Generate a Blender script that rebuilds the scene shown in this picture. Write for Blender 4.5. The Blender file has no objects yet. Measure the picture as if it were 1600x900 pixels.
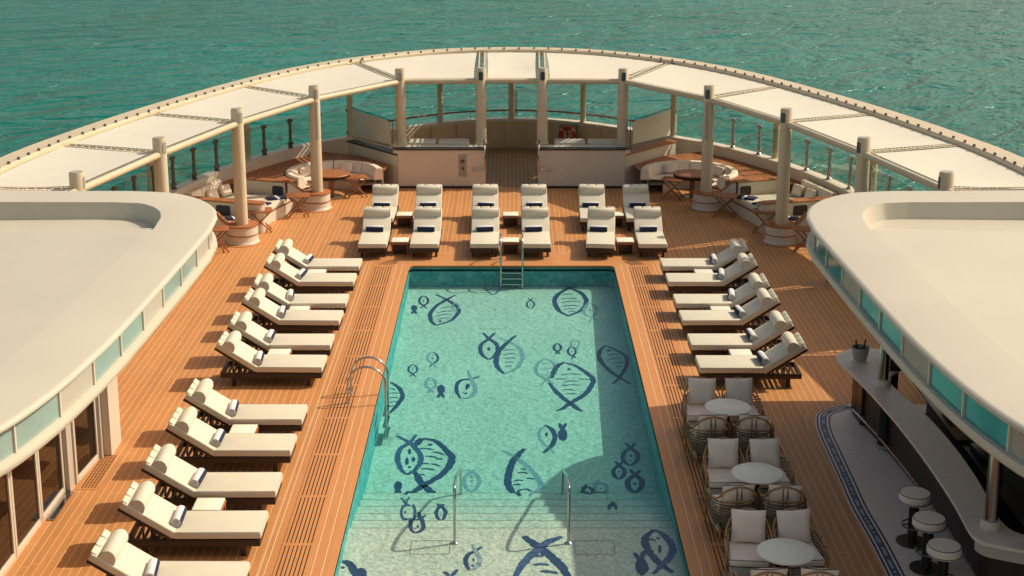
import bpy, bmesh, math, random
from mathutils import Vector, Matrix
R=math.radians; PI=math.pi
random.seed(7)
sc=bpy.context.scene; col=sc.collection
# ------------------------------------------------------------------ camera model (measured from the photograph)
F=2285.0; CX=799.5; CY=315.6; TH=R(13.5); H=10.2
cT,sT=math.cos(TH),math.sin(TH)
def at(px,py,z=0.0):
    u=(px-CX)/F; v=(CY-py)/F
    r=(u,cT+v*sT,-sT+v*cT); t=(z-H)/r[2]
    return Vector((r[0]*t,r[1]*t,z))
# ------------------------------------------------------------------ materials
def mat(name,color,rough=.6,metal=0.0,noise=0.0,scale=5.0,bump=0.0,bscale=None,spec=.5,coat=0.0,stretch=None,color2=None,sheen=0.0):
    m=bpy.data.materials.new(name); m.use_nodes=True; nt=m.node_tree; N=nt.nodes; L=nt.links
    b=N['Principled BSDF']; b.inputs['Roughness'].default_value=rough; b.inputs['Metallic'].default_value=metal
    b.inputs['Base Color'].default_value=(*color,1); b.inputs['Specular IOR Level'].default_value=spec
    if coat: b.inputs['Coat Weight'].default_value=coat
    if sheen: b.inputs['Sheen Weight'].default_value=sheen
    tc=N.new('ShaderNodeTexCoord'); src=tc.outputs['Object']
    if stretch:
        mp=N.new('ShaderNodeMapping'); mp.inputs['Scale'].default_value=stretch; L.new(src,mp.inputs['Vector']); src=mp.outputs['Vector']
    if noise or color2:
        n=N.new('ShaderNodeTexNoise'); n.inputs['Scale'].default_value=scale; n.inputs['Detail'].default_value=5; L.new(src,n.inputs['Vector'])
        rp=N.new('ShaderNodeValToRGB'); rp.color_ramp.elements[0].position=.3; rp.color_ramp.elements[1].position=.7
        c2=color2 or tuple(min(1,x*(1+noise)) for x in color); c1=color if color2 else tuple(x*(1-noise) for x in color)
        rp.color_ramp.elements[0].color=(*c1,1); rp.color_ramp.elements[1].color=(*c2,1)
        L.new(n.outputs['Fac'],rp.inputs['Fac']); L.new(rp.outputs['Color'],b.inputs['Base Color'])
    if bump:
        n2=N.new('ShaderNodeTexNoise'); n2.inputs['Scale'].default_value=bscale or scale*4; n2.inputs['Detail'].default_value=4; L.new(src,n2.inputs['Vector'])
        bp=N.new('ShaderNodeBump'); bp.inputs['Strength'].default_value=bump; bp.inputs['Distance'].default_value=.02
        L.new(n2.outputs['Fac'],bp.inputs['Height']); L.new(bp.outputs['Normal'],b.inputs['Normal'])
    return m
def m_teak(name,base,pitch=.13,line=.013,linecol=(.72,.46,.23),var=.13,axis='X',rough=.55):
    """planked teak: caulk lines and board-to-board variation along one axis of world position"""
    m=bpy.data.materials.new(name); m.use_nodes=True; nt=m.node_tree; N=nt.nodes; L=nt.links
    b=N['Principled BSDF']; b.inputs['Roughness'].default_value=rough; b.inputs['Specular IOR Level'].default_value=.35
    g=N.new('ShaderNodeNewGeometry'); sp=N.new('ShaderNodeSeparateXYZ'); L.new(g.outputs['Position'],sp.inputs[0])
    def M(op,a,bb=None):
        x=N.new('ShaderNodeMath'); x.operation=op
        for i,v in enumerate((a,bb)):
            if v is None: continue
            if isinstance(v,(int,float)): x.inputs[i].default_value=v
            else: L.new(v,x.inputs[i])
        return x.outputs[0]
    u=M('DIVIDE',M('ADD',sp.outputs[axis],100.03),pitch)
    fl=M('FLOOR',u); fr=M('FRACT',u)
    wn=N.new('ShaderNodeTexWhiteNoise'); wn.noise_dimensions='1D'; L.new(fl,wn.inputs['W'])
    mp=N.new('ShaderNodeMapping'); mp.inputs['Scale'].default_value=(9,.7,1) if axis=='X' else (.7,9,1)
    L.new(g.outputs['Position'],mp.inputs['Vector'])
    n=N.new('ShaderNodeTexNoise'); n.inputs['Scale'].default_value=2.2; n.inputs['Detail'].default_value=6; L.new(mp.outputs[0],n.inputs['Vector'])
    n3=N.new('ShaderNodeTexNoise'); n3.inputs['Scale'].default_value=.45; n3.inputs['Detail'].default_value=3; L.new(g.outputs['Position'],n3.inputs['Vector'])
    v=M('ADD',M('MULTIPLY',M('SUBTRACT',wn.outputs['Value'],.5),var*1.1),M('MULTIPLY',M('SUBTRACT',n.outputs['Fac'],.5),var*2.2))
    v=M('ADD',v,M('MULTIPLY',M('SUBTRACT',n3.outputs['Fac'],.5),var*1.8)); v=M('ADD',v,1.0)
    mx=N.new('ShaderNodeVectorMath'); mx.operation='SCALE'; mx.inputs[0].default_value=base; L.new(v,mx.inputs['Scale'])
    isl=M('LESS_THAN',fr,line/pitch)
    oth='Y' if axis=='X' else 'X'
    jn=M('FRACT',M('DIVIDE',M('ADD',sp.outputs[oth],M('MULTIPLY',wn.outputs['Value'],40.0)),2.6))
    isj=M('LESS_THAN',jn,.0035 if line else -1.0); isl=M('MAXIMUM',isl,isj)
    n4=N.new('ShaderNodeTexNoise'); n4.inputs['Scale'].default_value=.9; n4.inputs['Detail'].default_value=7; n4.inputs['Roughness'].default_value=.7; L.new(g.outputs['Position'],n4.inputs['Vector'])
    ww=N.new('ShaderNodeMapRange'); ww.inputs['From Min'].default_value=.50; ww.inputs['From Max'].default_value=.72; ww.inputs['To Max'].default_value=.30; L.new(n4.outputs['Fac'],ww.inputs['Value'])
    mix=N.new('ShaderNodeMix'); mix.data_type='RGBA'; L.new(isl,mix.inputs['Factor']); mw=N.new('ShaderNodeMix'); mw.data_type='RGBA'; L.new(ww.outputs[0],mw.inputs['Factor']); L.new(mx.outputs[0],mw.inputs['A']); mw.inputs['B'].default_value=(base[0]*.85,base[1]*1.15,base[2]*1.5,1)
    L.new(mw.outputs['Result'],mix.inputs['A']); mix.inputs['B'].default_value=(*linecol,1)
    L.new(mix.outputs['Result'],b.inputs['Base Color'])
    bp=N.new('ShaderNodeBump'); bp.inputs['Strength'].default_value=.15; bp.inputs['Distance'].default_value=.01; L.new(n.outputs['Fac'],bp.inputs['Height']); L.new(bp.outputs['Normal'],b.inputs['Normal'])
    return m
CRM=(.73,.67,.53)
M={}
M['white']=mat('painted_white',(.66,.59,.48),.38,noise=.03,scale=1.2,bump=.02,bscale=9)
M['roof']=mat('roof_paint',(.55,.515,.42),.5,noise=.035,scale=.5,bump=.03,bscale=6)
M['steelwhite']=mat('white_steel',(.62,.53,.38),.35,noise=.03,scale=2)
M['beam']=mat('cream_beam',(.58,.49,.34),.42,noise=.04,scale=2)
M['sail']=mat('sail_cloth',(.64,.61,.52),.85,noise=.025,scale=1.4,bump=.06,bscale=60)
M['cushion']=mat('cushion_fabric',(.64,.60,.48),.9,noise=.03,scale=4,bump=.12,bscale=160,sheen=.1)
M['pipe']=mat('dark_piping',(.03,.04,.07),.7)
M['towel']=mat('white_towel',(.74,.72,.74),.95,bump=.4,bscale=220,noise=.04,scale=30)
M['navy']=mat('navy_cloth',(.008,.014,.05),.9,bump=.2,bscale=200,noise=.2,scale=20)
M['darkwood']=mat('dark_wood',(.026,.013,.008),.45,noise=.3,scale=6,stretch=(1,8,8))
M['redwood']=mat('oiled_teak',(.30,.105,.038),.45,noise=.25,scale=5,stretch=(8,1.2,8),bump=.1)
M['slatwood']=mat('slat_teak',(.36,.13,.045),.5,noise=.25,scale=7,stretch=(10,1.2,8))
M['steel']=mat('polished_steel',(.50,.50,.49),.16,1.0)
M['dsteel']=mat('dark_steel',(.16,.13,.10),.3,.8)
M['black']=mat('black_metal',(.014,.016,.017),.4)
M['grey']=mat('bar_top_grey',(.78,.67,.59),.42,noise=.06,scale=9)
M['greyp']=mat('grey_panel',(.36,.35,.30),.5,noise=.05,scale=3)
M['tabletop']=mat('stone_table_top',(.88,.83,.68),.4,noise=.03,scale=8)
M['rattan']=mat('rattan_cane',(.36,.19,.065),.5,noise=.25,scale=12)
M['drattan']=mat('dark_rattan',(.12,.075,.032),.55,noise=.3,scale=12)
M['greyfab']=mat('taupe_fabric',(.42,.39,.33),.9,noise=.06,scale=10,bump=.1,bscale=150)
M['beige']=mat('beige_fabric',(.88,.74,.61),.9,noise=.04,scale=5,bump=.15,bscale=120)
M['tan']=mat('tan_panel',(.60,.45,.29),.5,noise=.04,scale=2)
M['red']=mat('red_ring',(.42,.03,.02),.5,noise=.1)
M['deck']=m_teak('teak_planks',(.53,.232,.080))
M['deckdark']=m_teak('dark_teak_planks',(.30,.16,.075),linecol=(.55,.42,.25))  # darker plank tone for the aft passage
M['coping']=m_teak('teak_coping',(.55,.24,.084),pitch=.62,line=.0,var=.10)
M['cap']=m_teak('teak_cap_rail',(.40,.145,.052),pitch=.09,line=.006,linecol=(.13,.05,.02),var=.25)
M['caulk']=mat('pale_caulk',(.78,.52,.28),.6)
M['slot']=mat('slot_shadow',(.035,.018,.010),.9)
M['hull']=mat('hull_paint',(.72,.66,.53),.35)
# glass
def glassy(name,tint,rough=.03,alpha=.25):
    m=bpy.data.materials.new(name); m.use_nodes=True; nt=m.node_tree; N=nt.nodes; L=nt.links
    for n in list(N):
        if n.type!='OUTPUT_MATERIAL': N.remove(n)
    o=[n for n in N if n.type=='OUTPUT_MATERIAL'][0]
    t=N.new('ShaderNodeBsdfTransparent'); t.inputs[0].default_value=(*tint,1)
    g=N.new('ShaderNodeBsdfGlossy'); g.inputs['Roughness'].default_value=rough
    lw=N.new('ShaderNodeLayerWeight'); lw.inputs[0].default_value=.5; pw=N.new('ShaderNodeMath'); pw.operation='POWER'; pw.inputs[1].default_value=4; L.new(lw.outputs['Facing'],pw.inputs[0])
    f=N.new('ShaderNodeMath'); f.operation='MULTIPLY_ADD'; f.inputs[1].default_value=.8; f.inputs[2].default_value=.035; L.new(pw.outputs[0],f.inputs[0])
    mx=N.new('ShaderNodeMixShader'); L.new(f.outputs[0],mx.inputs[0]); L.new(t.outputs[0],mx.inputs[1]); L.new(g.outputs[0],mx.inputs[2]); L.new(mx.outputs[0],o.inputs[0])
    return m
M['railglass']=glassy('clear_rail_glass',(.90,.95,.92))
M['doorglass']=glassy('tinted_door_glass',(.30,.24,.15))
M['reflectglass']=mat('sea_reflect_glass',(.02,.25,.26),.10,spec=.9,noise=.25,scale=1.5)  # teal sea reflection painted into the base colour of the panes
M['paleglass']=mat('pale_window_glass',(.30,.40,.37),.15,spec=.7,noise=.08,scale=.8)
M['palepanel']=mat('pale_window_panel',(.50,.46,.39),.3,noise=.04,scale=1)
# pool tiles
def m_tiles(name,c,c2,vs=26,contrast=.5):
    m=bpy.data.materials.new(name); m.use_nodes=True; nt=m.node_tree; N=nt.nodes; L=nt.links
    b=N['Principled BSDF']; b.inputs['Roughness'].default_value=.5
    g=N.new('ShaderNodeNewGeometry')
    v=N.new('ShaderNodeTexVoronoi'); v.inputs['Scale'].default_value=vs; L.new(g.outputs['Position'],v.inputs['Vector'])
    s=N.new('ShaderNodeSeparateColor'); L.new(v.outputs['Color'],s.inputs[0])
    n=N.new('ShaderNodeTexNoise'); n.inputs['Scale'].default_value=.8; n.inputs['Detail'].default_value=5; L.new(g.outputs['Position'],n.inputs['Vector'])
    ad=N.new('ShaderNodeMath'); ad.operation='MULTIPLY_ADD'; L.new(n.outputs['Fac'],ad.inputs[0]); ad.inputs[1].default_value=.55; 
    sc_=N.new('ShaderNodeMath'); sc_.operation='MULTIPLY'; L.new(s.outputs[0],sc_.inputs[0]); sc_.inputs[1].default_value=contrast; L.new(sc_.outputs[0],ad.inputs[2])
    mx=N.new('ShaderNodeMix'); mx.data_type='RGBA'; L.new(ad.outputs[0],mx.inputs['Factor']); mx.inputs['A'].default_value=(*c,1); mx.inputs['B'].default_value=(*c2,1)
    L.new(mx.outputs['Result'],b.inputs['Base Color'])
    return m
M['pooltile']=m_tiles('pool_mosaic',(.92,.82,.68),(.50,.50,.40),contrast=.75)
M['poolwall']=m_tiles('pool_wall_mosaic',(.14,.55,.55),(.04,.32,.34),vs=9,contrast=.9)
M['fishdark']=m_tiles('navy_mosaic',(.035,.07,.16),(.015,.035,.10))
M['fishmid']=m_tiles('blue_mosaic',(.10,.15,.27),(.035,.07,.17),contrast=.9)
M['fishpale']=m_tiles('grey_blue_mosaic',(.48,.48,.44),(.22,.28,.34),contrast=.8)
M['groove']=mat('tile_groove',(.30,.26,.18),.8)
M['mosaic']=m_tiles('bar_floor_mosaic',(.92,.74,.63),(.72,.58,.51),vs=26)
M['mosdark']=m_tiles('navy_bar_mosaic',(.012,.018,.05),(.02,.04,.10),vs=30)
M['mosteal']=m_tiles('teal_bar_mosaic',(.03,.10,.13),(.02,.05,.12),vs=20)
# pool water: tinted by its volume
def m_water():
    m=bpy.data.materials.new('pool_water_volume'); m.use_nodes=True; nt=m.node_tree; N=nt.nodes; L=nt.links
    for n in list(N):
        if n.type!='OUTPUT_MATERIAL': N.remove(n)
    o=[n for n in N if n.type=='OUTPUT_MATERIAL'][0]
    t=N.new('ShaderNodeBsdfTransparent'); g=N.new('ShaderNodeBsdfGlossy'); g.inputs['Roughness'].default_value=.04
    f=N.new('ShaderNodeFresnel'); f.inputs[0].default_value=1.33
    ge=N.new('ShaderNodeNewGeometry'); mp=N.new('ShaderNodeMapping'); mp.inputs['Scale'].default_value=(1,1,1); L.new(ge.outputs['Position'],mp.inputs[0])
    n=N.new('ShaderNodeTexNoise'); n.inputs['Scale'].default_value=5.5; n.inputs['Detail'].default_value=3; n.inputs['Distortion'].default_value=.6; L.new(mp.outputs[0],n.inputs['Vector'])
    bp=N.new('ShaderNodeBump'); bp.inputs['Strength'].default_value=.35; bp.inputs['Distance'].default_value=.03; L.new(n.outputs['Fac'],bp.inputs['Height'])
    L.new(bp.outputs[0],g.inputs['Normal']); L.new(bp.outputs[0],f.inputs['Normal'])
    fm=N.new('ShaderNodeMath'); fm.operation='MULTIPLY'; fm.inputs[1].default_value=.45; L.new(f.outputs[0],fm.inputs[0])
    mx=N.new('ShaderNodeMixShader'); L.new(fm.outputs[0],mx.inputs[0]); L.new(t.outputs[0],mx.inputs[1]); L.new(g.outputs[0],mx.inputs[2]); L.new(mx.outputs[0],o.inputs['Surface'])
    va=N.new('ShaderNodeVolumeAbsorption'); va.inputs['Color'].default_value=(0.0,.925,.965,1); va.inputs['Density'].default_value=.40
    L.new(va.outputs[0],o.inputs['Volume'])
    return m
M['water']=m_water()
def m_sea():
    m=bpy.data.materials.new('sea_surface'); m.use_nodes=True; nt=m.node_tree; N=nt.nodes; L=nt.links
    b=N['Principled BSDF']; b.inputs['Roughness'].default_value=.24; b.inputs['IOR'].default_value=1.33; b.inputs['Specular IOR Level'].default_value=.26; b.inputs['Specular Tint'].default_value=(.55,.95,1,1)
    ge=N.new('ShaderNodeNewGeometry')
    def ns(scale,rot,sx,sy,det,dist=0):
        m0=N.new('ShaderNodeMapping'); m0.inputs['Rotation'].default_value=(0,0,R(rot)); L.new(ge.outputs['Position'],m0.inputs[0])
        mp=N.new('ShaderNodeMapping'); mp.inputs['Scale'].default_value=(sx,sy,1); L.new(m0.outputs[0],mp.inputs[0])
        n=N.new('ShaderNodeTexNoise'); n.inputs['Scale'].default_value=scale; n.inputs['Detail'].default_value=det; n.inputs['Distortion'].default_value=dist; n.inputs['Roughness'].default_value=.6; L.new(mp.outputs[0],n.inputs['Vector']); return n.outputs['Fac']
    a=ns(.20,-46,.36,1,3,.7); c=ns(.75,-60,.45,1,3,.4)
    ma=N.new('ShaderNodeMath'); ma.operation='MULTIPLY_ADD'; L.new(c,ma.inputs[0]); ma.inputs[1].default_value=.20; L.new(a,ma.inputs[2])
    bp=N.new('ShaderNodeBump'); bp.inputs['Strength'].default_value=1.0; bp.inputs['Distance'].default_value=2.9; L.new(ma.outputs[0],bp.inputs['Height']); L.new(bp.outputs[0],b.inputs['Normal'])
    big=ns(.018,20,1,1,3)
    rp=N.new('ShaderNodeValToRGB'); rp.color_ramp.elements[0].position=.3; rp.color_ramp.elements[1].position=.75
    rp.color_ramp.elements[0].color=(.0,.12,.095,1); rp.color_ramp.elements[1].color=(.0,.17,.14,1); L.new(big,rp.inputs[0]); L.new(rp.outputs[0],b.inputs['Base Color'])
    return m
M['sea']=m_sea()
# ------------------------------------------------------------------ mesh builder
class MB:
    def __init__(s): s.bm=bmesh.new(); s.mats=[]
    def mi(s,m):
        if m is None: return 0
        if m not in s.mats: s.mats.append(m)
        return s.mats.index(m)
    def box(s,x0,x1,y0,y1,z0,z1,bev=0,seg=2,M4=None,m=None):
        b=bmesh.new(); bmesh.ops.create_cube(b,size=1)
        for v in b.verts: v.co=Vector(((x0+x1)/2+v.co.x*(x1-x0),(y0+y1)/2+v.co.y*(y1-y0),(z0+z1)/2+v.co.z*(z1-z0)))
        if bev: bmesh.ops.bevel(b,geom=list(b.edges),offset=bev,segments=seg,affect='EDGES',profile=.5)
        if M4 is not None: bmesh.ops.transform(b,matrix=M4,verts=b.verts)
        s.add(b,m); return s
    def add(s,b,m=None):
        k=s.mi(m); vm={}
        for v in b.verts: vm[v]=s.bm.verts.new(v.co)
        for f in b.faces:
            try: nf=s.bm.faces.new([vm[v] for v in f.verts]); nf.material_index=k
            except ValueError: pass
        b.free()
    def face(s,pts,m=None):
        f=s.bm.faces.new([s.bm.verts.new(Vector(p)) for p in pts]); f.material_index=s.mi(m); return s
    def grid(s,rows,m=None,closed=False,flip=False):
        k=s.mi(m); vs=[[s.bm.verts.new(Vector(p)) for p in r] for r in rows]
        n=len(rows[0])
        for i in range(len(rows)-1):
            for j in range(n if closed else n-1):
                q=[vs[i][j],vs[i][(j+1)%n],vs[i+1][(j+1)%n],vs[i+1][j]]
                if flip: q.reverse()
                try: f=s.bm.faces.new(q); f.material_index=k
                except ValueError: pass
        return vs
    def tube(s,pts,r,seg=10,closed=False,m=None,cap=True):
        pts=[Vector(p) for p in pts]; n=len(pts); k=s.mi(m)
        rr=r if isinstance(r,(list,tuple)) else [r]*n
        T=[]
        for i in range(n):
            a=pts[(i-1)%n] if (closed or i>0) else pts[i]; b=pts[(i+1)%n] if (closed or i<n-1) else pts[i]
            T.append((b-a).normalized())
        up=Vector((0,0,1)) if abs(T[0].z)<.9 else Vector((1,0,0))
        nrm=T[0].cross(up).normalized(); rings=[]
        for i in range(n):
            nrm=(nrm-T[i]*nrm.dot(T[i])); 
            if nrm.length<1e-5: nrm=T[i].orthogonal()
            nrm.normalize(); bn=T[i].cross(nrm)
            rings.append([s.bm.verts.new(pts[i]+(nrm*math.cos(2*PI*j/seg)+bn*math.sin(2*PI*j/seg))*rr[i]) for j in range(seg)])
        for i in range(n if closed else n-1):
            A,B=rings[i],rings[(i+1)%n]
            for j in range(seg):
                f=s.bm.faces.new((A[j],A[(j+1)%seg],B[(j+1)%seg],B[j])); f.material_index=k
        if cap and not closed:
            f=s.bm.faces.new(list(reversed(rings[0]))); f.material_index=k
            f=s.bm.faces.new(rings[-1]); f.material_index=k
        return s
    def lathe(s,prof,c=(0,0),seg=24,m=None,sy=1):
        k=s.mi(m); rings=[]
        for (r,z) in prof:
            rings.append([s.bm.verts.new((c[0]+r*math.cos(2*PI*j/seg),c[1]+sy*r*math.sin(2*PI*j/seg),z)) for j in range(seg)])
        for A,B in zip(rings,rings[1:]):
            for j in range(seg):
                f=s.bm.faces.new((A[j],A[(j+1)%seg],B[(j+1)%seg],B[j])); f.material_index=k
        f=s.bm.faces.new(list(reversed(rings[0]))); f.material_index=k
        f=s.bm.faces.new(rings[-1]); f.material_index=k
        return s
    def prism(s,poly,z0,z1,bev=0,m=None):
        b=bmesh.new(); A=[b.verts.new((p[0],p[1],z0)) for p in poly]; B=[b.verts.new((p[0],p[1],z1)) for p in poly]
        n=len(poly); b.faces.new(list(reversed(A))); top=b.faces.new(B)
        for i in range(n): b.faces.new((A[i],A[(i+1)%n],B[(i+1)%n],B[i]))
        if bev: bmesh.ops.bevel(b,geom=list(top.edges),offset=bev,segments=2,affect='EDGES',profile=.5)
        s.add(b,m); return s
    def build(s,name,m=None,parent=None,smooth=True,recalc=True):
        if recalc: bmesh.ops.recalc_face_normals(s.bm,faces=s.bm.faces)
        me=bpy.data.meshes.new(name); s.bm.to_mesh(me); s.bm.free()
        ms=s.mats if s.mats and s.mats[0] is not None else [m]
        for x in ms: me.materials.append(x if x else m)
        if smooth:
            for p in me.polygons: p.use_smooth=True
            me.set_sharp_from_angle(angle=R(38))
        o=bpy.data.objects.new(name,me); col.objects.link(o)
        if parent: o.parent=parent
        return o
def tag(o,label=None,cat=None,group=None,kind=None):
    if label: o['label']=label
    if cat: o['category']=cat
    if group: o['group']=group
    if kind: o['kind']=kind
    return o
def empty(name,label,cat,loc=(0,0,0),rz=0,group=None):
    o=bpy.data.objects.new(name,None); col.objects.link(o); o.location=loc; o.rotation_euler=(0,0,rz); o.empty_display_size=.2
    return tag(o,label,cat,group)
def copy_tree(o,parent=None):
    c=o.copy(); col.objects.link(c); c.parent=parent
    for ch in [x for x in bpy.data.objects if x.parent==o]: copy_tree(ch,c)
    return c
def place(proto,first,loc,rz,label,group=None):
    o=proto if first else copy_tree(proto)
    o.location=loc; o.rotation_euler=(0,0,rz); o['label']=label
    if group: o['group']=group
    return o
def struct(mb,name,m=None,smooth=False): return tag(mb.build(name,m,smooth=smooth),kind='structure')
def catmull(pts,n=8,closed=False):
    P=[Vector(p) for p in pts]; out=[]; N=len(P)
    for i in range(N if closed else N-1):
        p0=P[(i-1)%N] if closed or i>0 else P[i]*2-P[i+1]; p1=P[i]; p2=P[(i+1)%N]; p3=P[(i+2)%N] if closed or i<N-2 else p2*2-p1
        for k in range(n):
            t=k/n; out.append(.5*((2*p1)+(p2-p0)*t+(2*p0-5*p1+4*p2-p3)*t*t+(3*p1-p0-3*p2+p3)*t**3))
    if not closed: out.append(P[-1])
    return out
def offset(poly,d,closed=True):
    """inset (d>0 = towards the left of travel) of a polyline in XY"""
    n=len(poly); out=[]
    for i in range(n):
        a=Vector(poly[(i-1)%n][:2]) if (closed or i>0) else None; p=Vector(poly[i][:2]); b=Vector(poly[(i+1)%n][:2]) if (closed or i<n-1) else None
        ns=[]
        if a is not None and (p-a).length>1e-6: t=(p-a).normalized(); ns.append(Vector((-t.y,t.x)))
        if b is not None and (b-p).length>1e-6: t=(b-p).normalized(); ns.append(Vector((-t.y,t.x)))
        nn=sum(ns,Vector((0,0))); nn.normalize(); k=max(.4,nn.dot(ns[0])); out.append(p+nn*(d/k))
    return out
ORD=['first','second','third','fourth','fifth','sixth','seventh','eighth','ninth','tenth','eleventh','twelfth','thirteenth','fourteenth']
SIDE={-1:'left',1:'right'}
# ================================================================== SETTING
# sea
b=MB(); b.face([(-6000,-3000,-19),(6000,-3000,-19),(6000,9000,-19),(-6000,9000,-19)]); struct(b,'sea',M['sea'])
# bulwark line (outer edge), half, from bow-ward to stern
BW=[(11.35,10.0),(11.3,22.0),(11.0,29.0),(10.35,35.0),(9.55,40.0),(8.45,43.3),(7.42,45.3),(6.5,46.6),(5.38,47.75),(3.6,49.55),(1.8,50.75),(0,51.15)]
half=[Vector((x,y)) for x,y in catmull([(x,y,0) for x,y in BW],6) ] if False else [Vector(p[:2]) for p in catmull([(x,y,0) for x,y in BW],6)]
bw_out=half+[Vector((-p.x,p.y)) for p in reversed(half[:-1])]      # right side -> stern -> left side
bw_in=offset(bw_out,.36,False)
if abs(bw_in[0].x)>abs(bw_out[0].x): bw_in=offset(bw_out,-.36,False)
PX=2.6; PY1=35.59; PY0=16.5
# deck
b=MB()
HI=[p for p in bw_in if p.x>=-1e-6]
def hx(y):
    for p,q in zip(HI,HI[1:]):
        if p.y<=y<=q.y: return p.x+(q.x-p.x)*(y-p.y)/(q.y-p.y+1e-9)+.1
    return .1
ys=[10.0,PY0,22,26,30,33,PY1,37,39,41,43,45,46.5,47.5,48.3,49,49.6,50.2,50.6,50.75]
for y0,y1 in zip(ys,ys[1:]):
    a0,a1=hx(y0),hx(y1)
    if y0>=PY0 and y1<=PY1:
        for s in (-1,1): b.face([(s*PX,y0,0),(s*a0,y0,0),(s*a1,y1,0),(s*PX,y1,0)])
    else: b.face([(-a0,y0,0),(a0,y0,0),(a1,y1,0),(-a1,y1,0)])
for f in b.bm.faces:
    if f.calc_center_median().y>44.6 and abs(f.calc_center_median().x)<3: f.material_index=b.mi(M['deckdark']) if False else 0
struct(b,'deck',M['deck'])
# darker teak of the aft passage, a sheet on top of the deck
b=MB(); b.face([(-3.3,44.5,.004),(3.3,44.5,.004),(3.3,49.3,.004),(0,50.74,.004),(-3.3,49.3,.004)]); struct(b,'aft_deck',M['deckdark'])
# pool floor ------------------------------------------------------------
ZD=-.88; ZS=-.35
lines=[770.6,781,791.4,802.4,813.4,825]
stepY=[]; stepZ=[ZD+(ZS-ZD)*(k+1)/6 for k in range(6)]
for k,y in enumerate(lines): stepY.append(at(CX,y,stepZ[k]).y)
ZFAR=-.56
def zf(y):
    z=ZD if y<stepY[0]+.5 else ZD+(ZFAR-ZD)*min(1,(y-stepY[0]-.5)/(PY1-stepY[0]-.5))
    for k in range(6):
        if y<stepY[k]: z=stepZ[k]
    return z
def onfloor(px,py):
    z=ZD
    def zs(y):
        if y>=stepY[0]: return zf(y)
        return ZD+(ZS-ZD)*min(1,(stepY[0]-y)/(stepY[0]-stepY[5]))
    for it in range(16):
        z2=zs(at(px,py,z).y); z=z*.5+z2*.5
    p=at(px,py,z); p.z=zf(p.y); return p
b=MB()
def fl(y0,y1,z,z1=None): z1=z if z1 is None else z1; b.face([(-PX-.02,y0,z),(PX+.02,y0,z),(PX+.02,y1,z1),(-PX-.02,y1,z1)],M['pooltile'])
fl(stepY[0],stepY[0]+.5,ZD); fl(stepY[0]+.5,PY1+.02,ZD,ZFAR)
for k in range(6):
    yn=stepY[k+1] if k<5 else PY0-.02
    fl(yn,stepY[k],stepZ[k])
    zb=stepZ[k-1] if k else ZD
    b.face([(-PX-.02,stepY[k],zb),(PX+.02,stepY[k],zb),(PX+.02,stepY[k],stepZ[k]),(-PX-.02,stepY[k],stepZ[k])],M['pooltile'])
    b.box(-PX,PX,stepY[k]-.006,stepY[k]+.006,stepZ[k]-.01,stepZ[k]+.003,m=M['groove'])
# mosaic fish strokes lie 4 mm proud of the floor
def stroke(pts,w,m,taper=(.55,.55),jit=.16,n=7,lift=.004):
    """pts in photograph pixels measured on the pool floor -> brush stroke of tiles on the floor"""
    W=[onfloor(*p) for p in pts]; C=catmull([(p.x,p.y,0) for p in W],n) if len(W)>2 else [Vector((W[0].x,W[0].y,0)).lerp(Vector((W[1].x,W[1].y,0)),i/8) for i in range(9)]
    L=[];Rr=[]; N=len(C)
    for i,p in enumerate(C):
        t=(C[min(i+1,N-1)]-C[max(i-1,0)]); t.z=0
        if t.length<1e-6: t=Vector((1,0,0))
        t.normalize(); nn=Vector((-t.y,t.x,0)); u=i/(N-1)
        k=(taper[0]+(1-taper[0])*min(1,u*4))*(taper[1]+(1-taper[1])*min(1,(1-u)*4))
        hw=w*.40*k
        for S,sg in ((L,1),(Rr,-1)):
            q=p+nn*sg*hw*(1+random.uniform(-jit,jit)); q.x=max(-PX+.01,min(PX-.01,q.x)); S.append((q.x,q.y,zf(q.y-.09)+lift))
    k=b.mi(m)
    for i in range(N-1):
        if max(abs(L[i][2]-L[i+1][2]),abs(L[i][2]-Rr[i][2]),abs(L[i+1][2]-Rr[i+1][2]))>.02:
            pass
        f=b.bm.faces.new([b.bm.verts.new(q) for q in (L[i],L[i+1],Rr[i+1],Rr[i])]); f.material_index=k
Dk,Md,Pl=M['fishdark'],M['fishmid'],M['fishpale']
def blob(px,py,w,h,m,lift=.005,rot=0):
    vs=[]
    for k in range(14):
        a=2*PI*k/14; x=w/2*math.cos(a)*random.uniform(.88,1.1); y=h/2*math.sin(a)*random.uniform(.88,1.1)
        q=onfloor(px+x*math.cos(rot)-y*math.sin(rot),py+x*math.sin(rot)+y*math.cos(rot)); q.x=max(-PX+.01,min(PX-.01,q.x)); vs.append((q.x,q.y,zf(q.y)+lift))
    f=b.bm.faces.new([b.bm.verts.new(q) for q in vs]); f.material_index=b.mi(m)
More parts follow.
